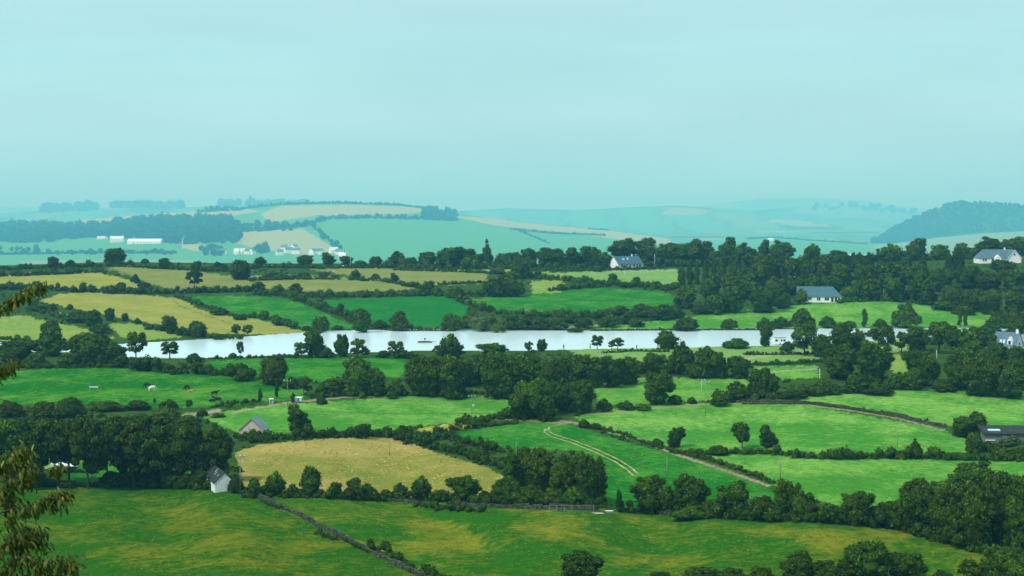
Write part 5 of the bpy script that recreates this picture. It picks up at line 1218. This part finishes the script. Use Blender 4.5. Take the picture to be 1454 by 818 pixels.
cow('tan far cow on the skyline pasture left of the village bush', 384, 378.5, 10, (.6, .45, .3), 'lie', 1.3)
cow('white far cow on the skyline pasture beside the tan one', 376, 378.8, 170, WHT, 'lie', 1.2)
cow('white far cow further right on the skyline pasture', 400.5, 378.3, 15, WHT, 'stand', .9)

pos, d = at(800.5, 496.2)
e = thing('person', 'person in dark clothes and brimmed hat standing on the lake bank', 'person', pos, 160)
V = [(0, 0, .95), (0, 0, 1.2), (0, 0, 1.42), (0, -.01, 1.55), (0, -.02, 1.66), (0, -.02, 1.76)]
E = [(0, 1), (1, 2), (2, 3), (3, 4), (4, 5)]; Rr = [(.17, .13), (.16, .12), (.17, .12), (.065, .065), (.09, .10), (.08, .09)]
for sg in (-1, 1):
    for (base, ch, rr) in ((2, [(sg * .22, 0, 1.4), (sg * .3, .02, 1.12), (sg * .28, -.12, .9), (sg * .27, -.17, .82)], (.075, .055, .04, .04)), (0, [(sg * .1, 0, .88), (sg * .12, -.02, .48), (sg * .13, .02, .08), (sg * .13, -.13, .04)], (.11, .075, .055, .045))):
        for i, (p, r) in enumerate(zip(ch, rr)): V.append(p); E.append((base if i == 0 else len(V) - 2, len(V) - 1)); Rr.append((r, r))
skinned('body', V, E, Rr, M['cloth'], e, 2)
MB().tube((0, -.02, 1.74), (0, -.02, 1.78), .2, .19, 14).tube((0, -.02, 1.78), (0, -.02, 1.9), .12, .1, 12).build('hat', M['door'], e, True)

# ------------------------------------------------------------------ tree close to the camera at the left : single leaves
def leaf_mesh():
    """one drooping chestnut-like leaf, along +X, about 1 long"""
    v = []; f = []; n = 6
    for i in range(n + 1):
        t = i / n; w = .19 * math.sin(math.pi * min(1, .06 + t * .94)) ** .8 * (1 - .25 * t); z = -.32 * t * t; x = t * (1 - .1 * t)
        v += [(x, -w, z - .05), (x, 0, z + .03), (x, w, z - .05)]
        if i:
            a = (i - 1) * 3; f += [(a, a + 3, a + 4, a + 1), (a + 1, a + 4, a + 5, a + 2)]
    me = bpy.data.meshes.new('leaf'); me.from_pydata(v, [], f)
    for p in me.polygons: p.use_smooth = True
    m = bpy.data.materials.new('near_leaf'); m.use_nodes = True; t = m.node_tree; b = t.nodes['Principled BSDF']; oi = t.nodes.new('ShaderNodeObjectInfo')
    t.links.new(oi.outputs['Color'], b.inputs['Base Color']); b.inputs['Roughness'].default_value = .6; b.inputs['Specular IOR Level'].default_value = .18
    tr = t.nodes.new('ShaderNodeBsdfTranslucent'); t.links.new(oi.outputs['Color'], tr.inputs['Color']); ms = t.nodes.new('ShaderNodeMixShader'); ms.inputs[0].default_value = .25
    t.links.new(b.outputs[0], ms.inputs[1]); t.links.new(tr.outputs[0], ms.inputs[2]); t.links.new(ms.outputs[0], t.nodes['Material Output'].inputs['Surface'])
    me.materials.append(m); return me
def near_tree():
    D0 = .0092
    gx, gy = -95, 0
    base = np.array([(gx - 727) * D0, F * D0, CAMZ - 12.9])
    root = thing('broadleaf_tree', 'nearest tree at the left edge with drooping bronze-tipped leaves', 'tree', base)
    rng = random.Random(5)
    def Q(x, y, dd=0.): d = D0 * (1 + dd); return np.array(P(x, y, d)) - base
    tr = MB(); ys = [1700, 1300, 900, 700, 560, 440, 360]; xs = [-95, -92, -88, -80, -72, -66, -60]
    pts = [np.array([0, 0, -.3])] + [Q(x, y) for x, y in zip(xs[1:], ys[1:])]
    for i in range(len(pts) - 1): tr.tube(pts[i], pts[i + 1], .17 * (1 - i * .13), .17 * (1 - (i + 1) * .13), 10)
    tr.build('trunk', M['bark'], root, True)
    BR = [  # pixel polylines with a little depth, radius in metres, leaf count, leaf area spread px, tip colour share, leaves only after t
        ([(-70, 520, 0), (-40, 470, -.01), (0, 436, -.02), (28, 416, -.02), (62, 401, -.02)], .014, 90, 6, .35, .35),
        ([(-74, 600, 0), (-30, 540, .01), (0, 526, .01), (20, 511, .01)], .010, 60, 6, .5, .5),
        ([(-76, 620, 0), (-20, 572, 0), (10, 578, 0), (40, 584, 0), (62, 584, 0), (82, 581, 0)], .007, 0, 0, 0, 0),
        ([(-40, 584, 0), (-6, 566, 0), (14, 570, 0)], .006, 0, 0, 0, 0), ([(10, 578, 0), (22, 594, 0)], .004, 0, 0, 0, 0), ([(-30, 556, 0), (6, 553, 0)], .005, 0, 0, 0, 0),
        ([(-80, 740, 0), (-40, 690, .02), (0, 660, .02), (24, 648, .01), (40, 638, .01)], .016, 150, 10, .3, .35),
        ([(-80, 760, 0), (-30, 715, 0), (10, 690, 0), (30, 672, 0), (46, 664, 0)], .016, 150, 11, .25, .35),
        ([(-82, 780, 0), (-20, 735, -.01), (20, 722, -.01), (52, 716, -.01), (76, 706, -.01), (94, 699, -.01)], .014, 150, 7, .3, .35),
        ([(30, 672, 0), (60, 668, 0), (76, 664, 0), (88, 660, 0)], .007, 40, 5, .6, .5),
        ([(16, 730, 0), (26, 748, 0), (36, 764, 0)], .008, 10, 4, .2, .5),
        ([(-82, 830, 0), (-30, 800, 0), (10, 770, .01), (34, 757, .01), (62, 762, .01)], .014, 170, 10, .3, .35),
        ([(-84, 880, 0), (-30, 830, -.01), (10, 800, -.01), (36, 790, -.01), (66, 798, -.01), (86, 795, -.01), (106, 797, -.01)], .013, 170, 9, .3, .3),
        ([(-84, 900, 0), (-20, 840, .02), (8, 812, .02), (30, 776, .02), (38, 750, .02)], .012, 90, 8, .2, .3),
        ([(-84, 900, 0), (-10, 850, 0), (30, 826, 0), (56, 812, 0), (80, 806, 0)], .012, 120, 10, .2, .3),
        ([(-60, 700, 0), (-20, 690, .02), (6, 700, .02), (14, 716, .02), (16, 760, .02)], .010, 110, 10, .15, .3),
    ]
    lm = leaf_mesh(); leaves = []
    for pts, r, n, spread, tip, t0 in BR:
        W_ = [Q(x, y, dd) for x, y, dd in pts]; br = MB(); k = len(W_)
        for i in range(k - 1): br.tube(W_[i], W_[i + 1], r * (1 - .8 * i / (k - 1)) + .0025, r * (1 - .8 * (i + 1) / (k - 1)) + .0025, 6)
        br.build('branch', M['bark'], root, True)
        for j in range(int(n * 1.7)):
            t = t0 + (1 - t0) * rng.random() ** .85; u = t * (k - 1); i = min(k - 2, int(u)); c = W_[i] + (W_[i + 1] - W_[i]) * (u - i)
            dr = W_[i + 1] - W_[i]; ang = math.atan2(dr[1], dr[0])
            c = c + np.array([rng.gauss(0, spread * .5), rng.gauss(0, spread * 1.2), rng.gauss(-spread * .3, spread * .7)]) * D0
            tone = rng.random()
            if tone < .03 + .8 * tip * (.15 + .9 * t * t): col = rng.choice([(.42, .30, .03), (.36, .32, .05), (.46, .26, .03), (.26, .28, .05)])  # bronze tip leaves; their bright colours also paint highlights on the sprays
            else: col = rng.choice([(.08, .13, .02), (.05, .09, .016), (.11, .16, .03), (.075, .09, .02), (.14, .15, .03)])
            leaves.append((c, rng.gauss(0, 1.0), rng.uniform(.2, 1.25), rng.uniform(-.5, .5), .115 * rng.uniform(.75, 1.3), col))
    rng.shuffle(leaves)
    for i, (c, yaw, pitch, roll, s, col) in enumerate(leaves[:300]):
        o = bpy.data.objects.new('leaf', lm); COL.objects.link(o); o.parent = root; o.location = c; o.rotation_euler = (roll, pitch, yaw); o.scale = (s, s, s); o.color = (*col, 1)
    from mathutils import Euler, Vector
    base_v = [Vector(v.co) for v in lm.vertices]; base_f = [tuple(p.vertices) for p in lm.polygons]
    for lo, hi_, colr in ((300, 1100, (.05, .085, .012)), (1100, 1900, (.08, .12, .018)), (1900, 9999, (.13, .14, .025))):
        v, f = [], []
        for (c, yaw, pitch, roll, s, col) in leaves[lo:hi_]:
            m = Euler((roll, pitch, yaw)).to_matrix(); b = len(v)
            v += [tuple(m @ (p * s) + Vector(c)) for p in base_v]; f += [tuple(b + i for i in q) for q in base_f]
        me = bpy.data.meshes.new('foliage'); me.from_pydata(v, [], f); me.materials.append(lm.materials[0])
        for p in me.polygons: p.use_smooth = True
        o = bpy.data.objects.new('foliage', me); COL.objects.link(o); o.parent = root; o['kind'] = 'stuff'; o.color = (*colr, 1)
near_tree()

# ------------------------------------------------------------------ haze : one closed box round everything
zs = [(ob.matrix_world.translation.z) for ob in COL.objects]
hz = MB().box(-90000, 90000, -300, 56000, -154, 420).build('haze', bpy.data.materials.new('haze_air'))
hm = hz.data.materials[0]; hm.use_nodes = True; t = hm.node_tree; t.nodes.clear(); o = t.nodes.new('ShaderNodeOutputMaterial'); v = t.nodes.new('ShaderNodeVolumePrincipled')
v.inputs['Color'].default_value = (.20, .68, 1.0, 1); v.inputs['Absorption Color'].default_value = (.62, .45, .6, 1); v.inputs['Density'].default_value = .000102; v.inputs['Anisotropy'].default_value = .0
t.links.new(v.outputs[0], o.inputs['Volume']); hz['kind'] = 'stuff'
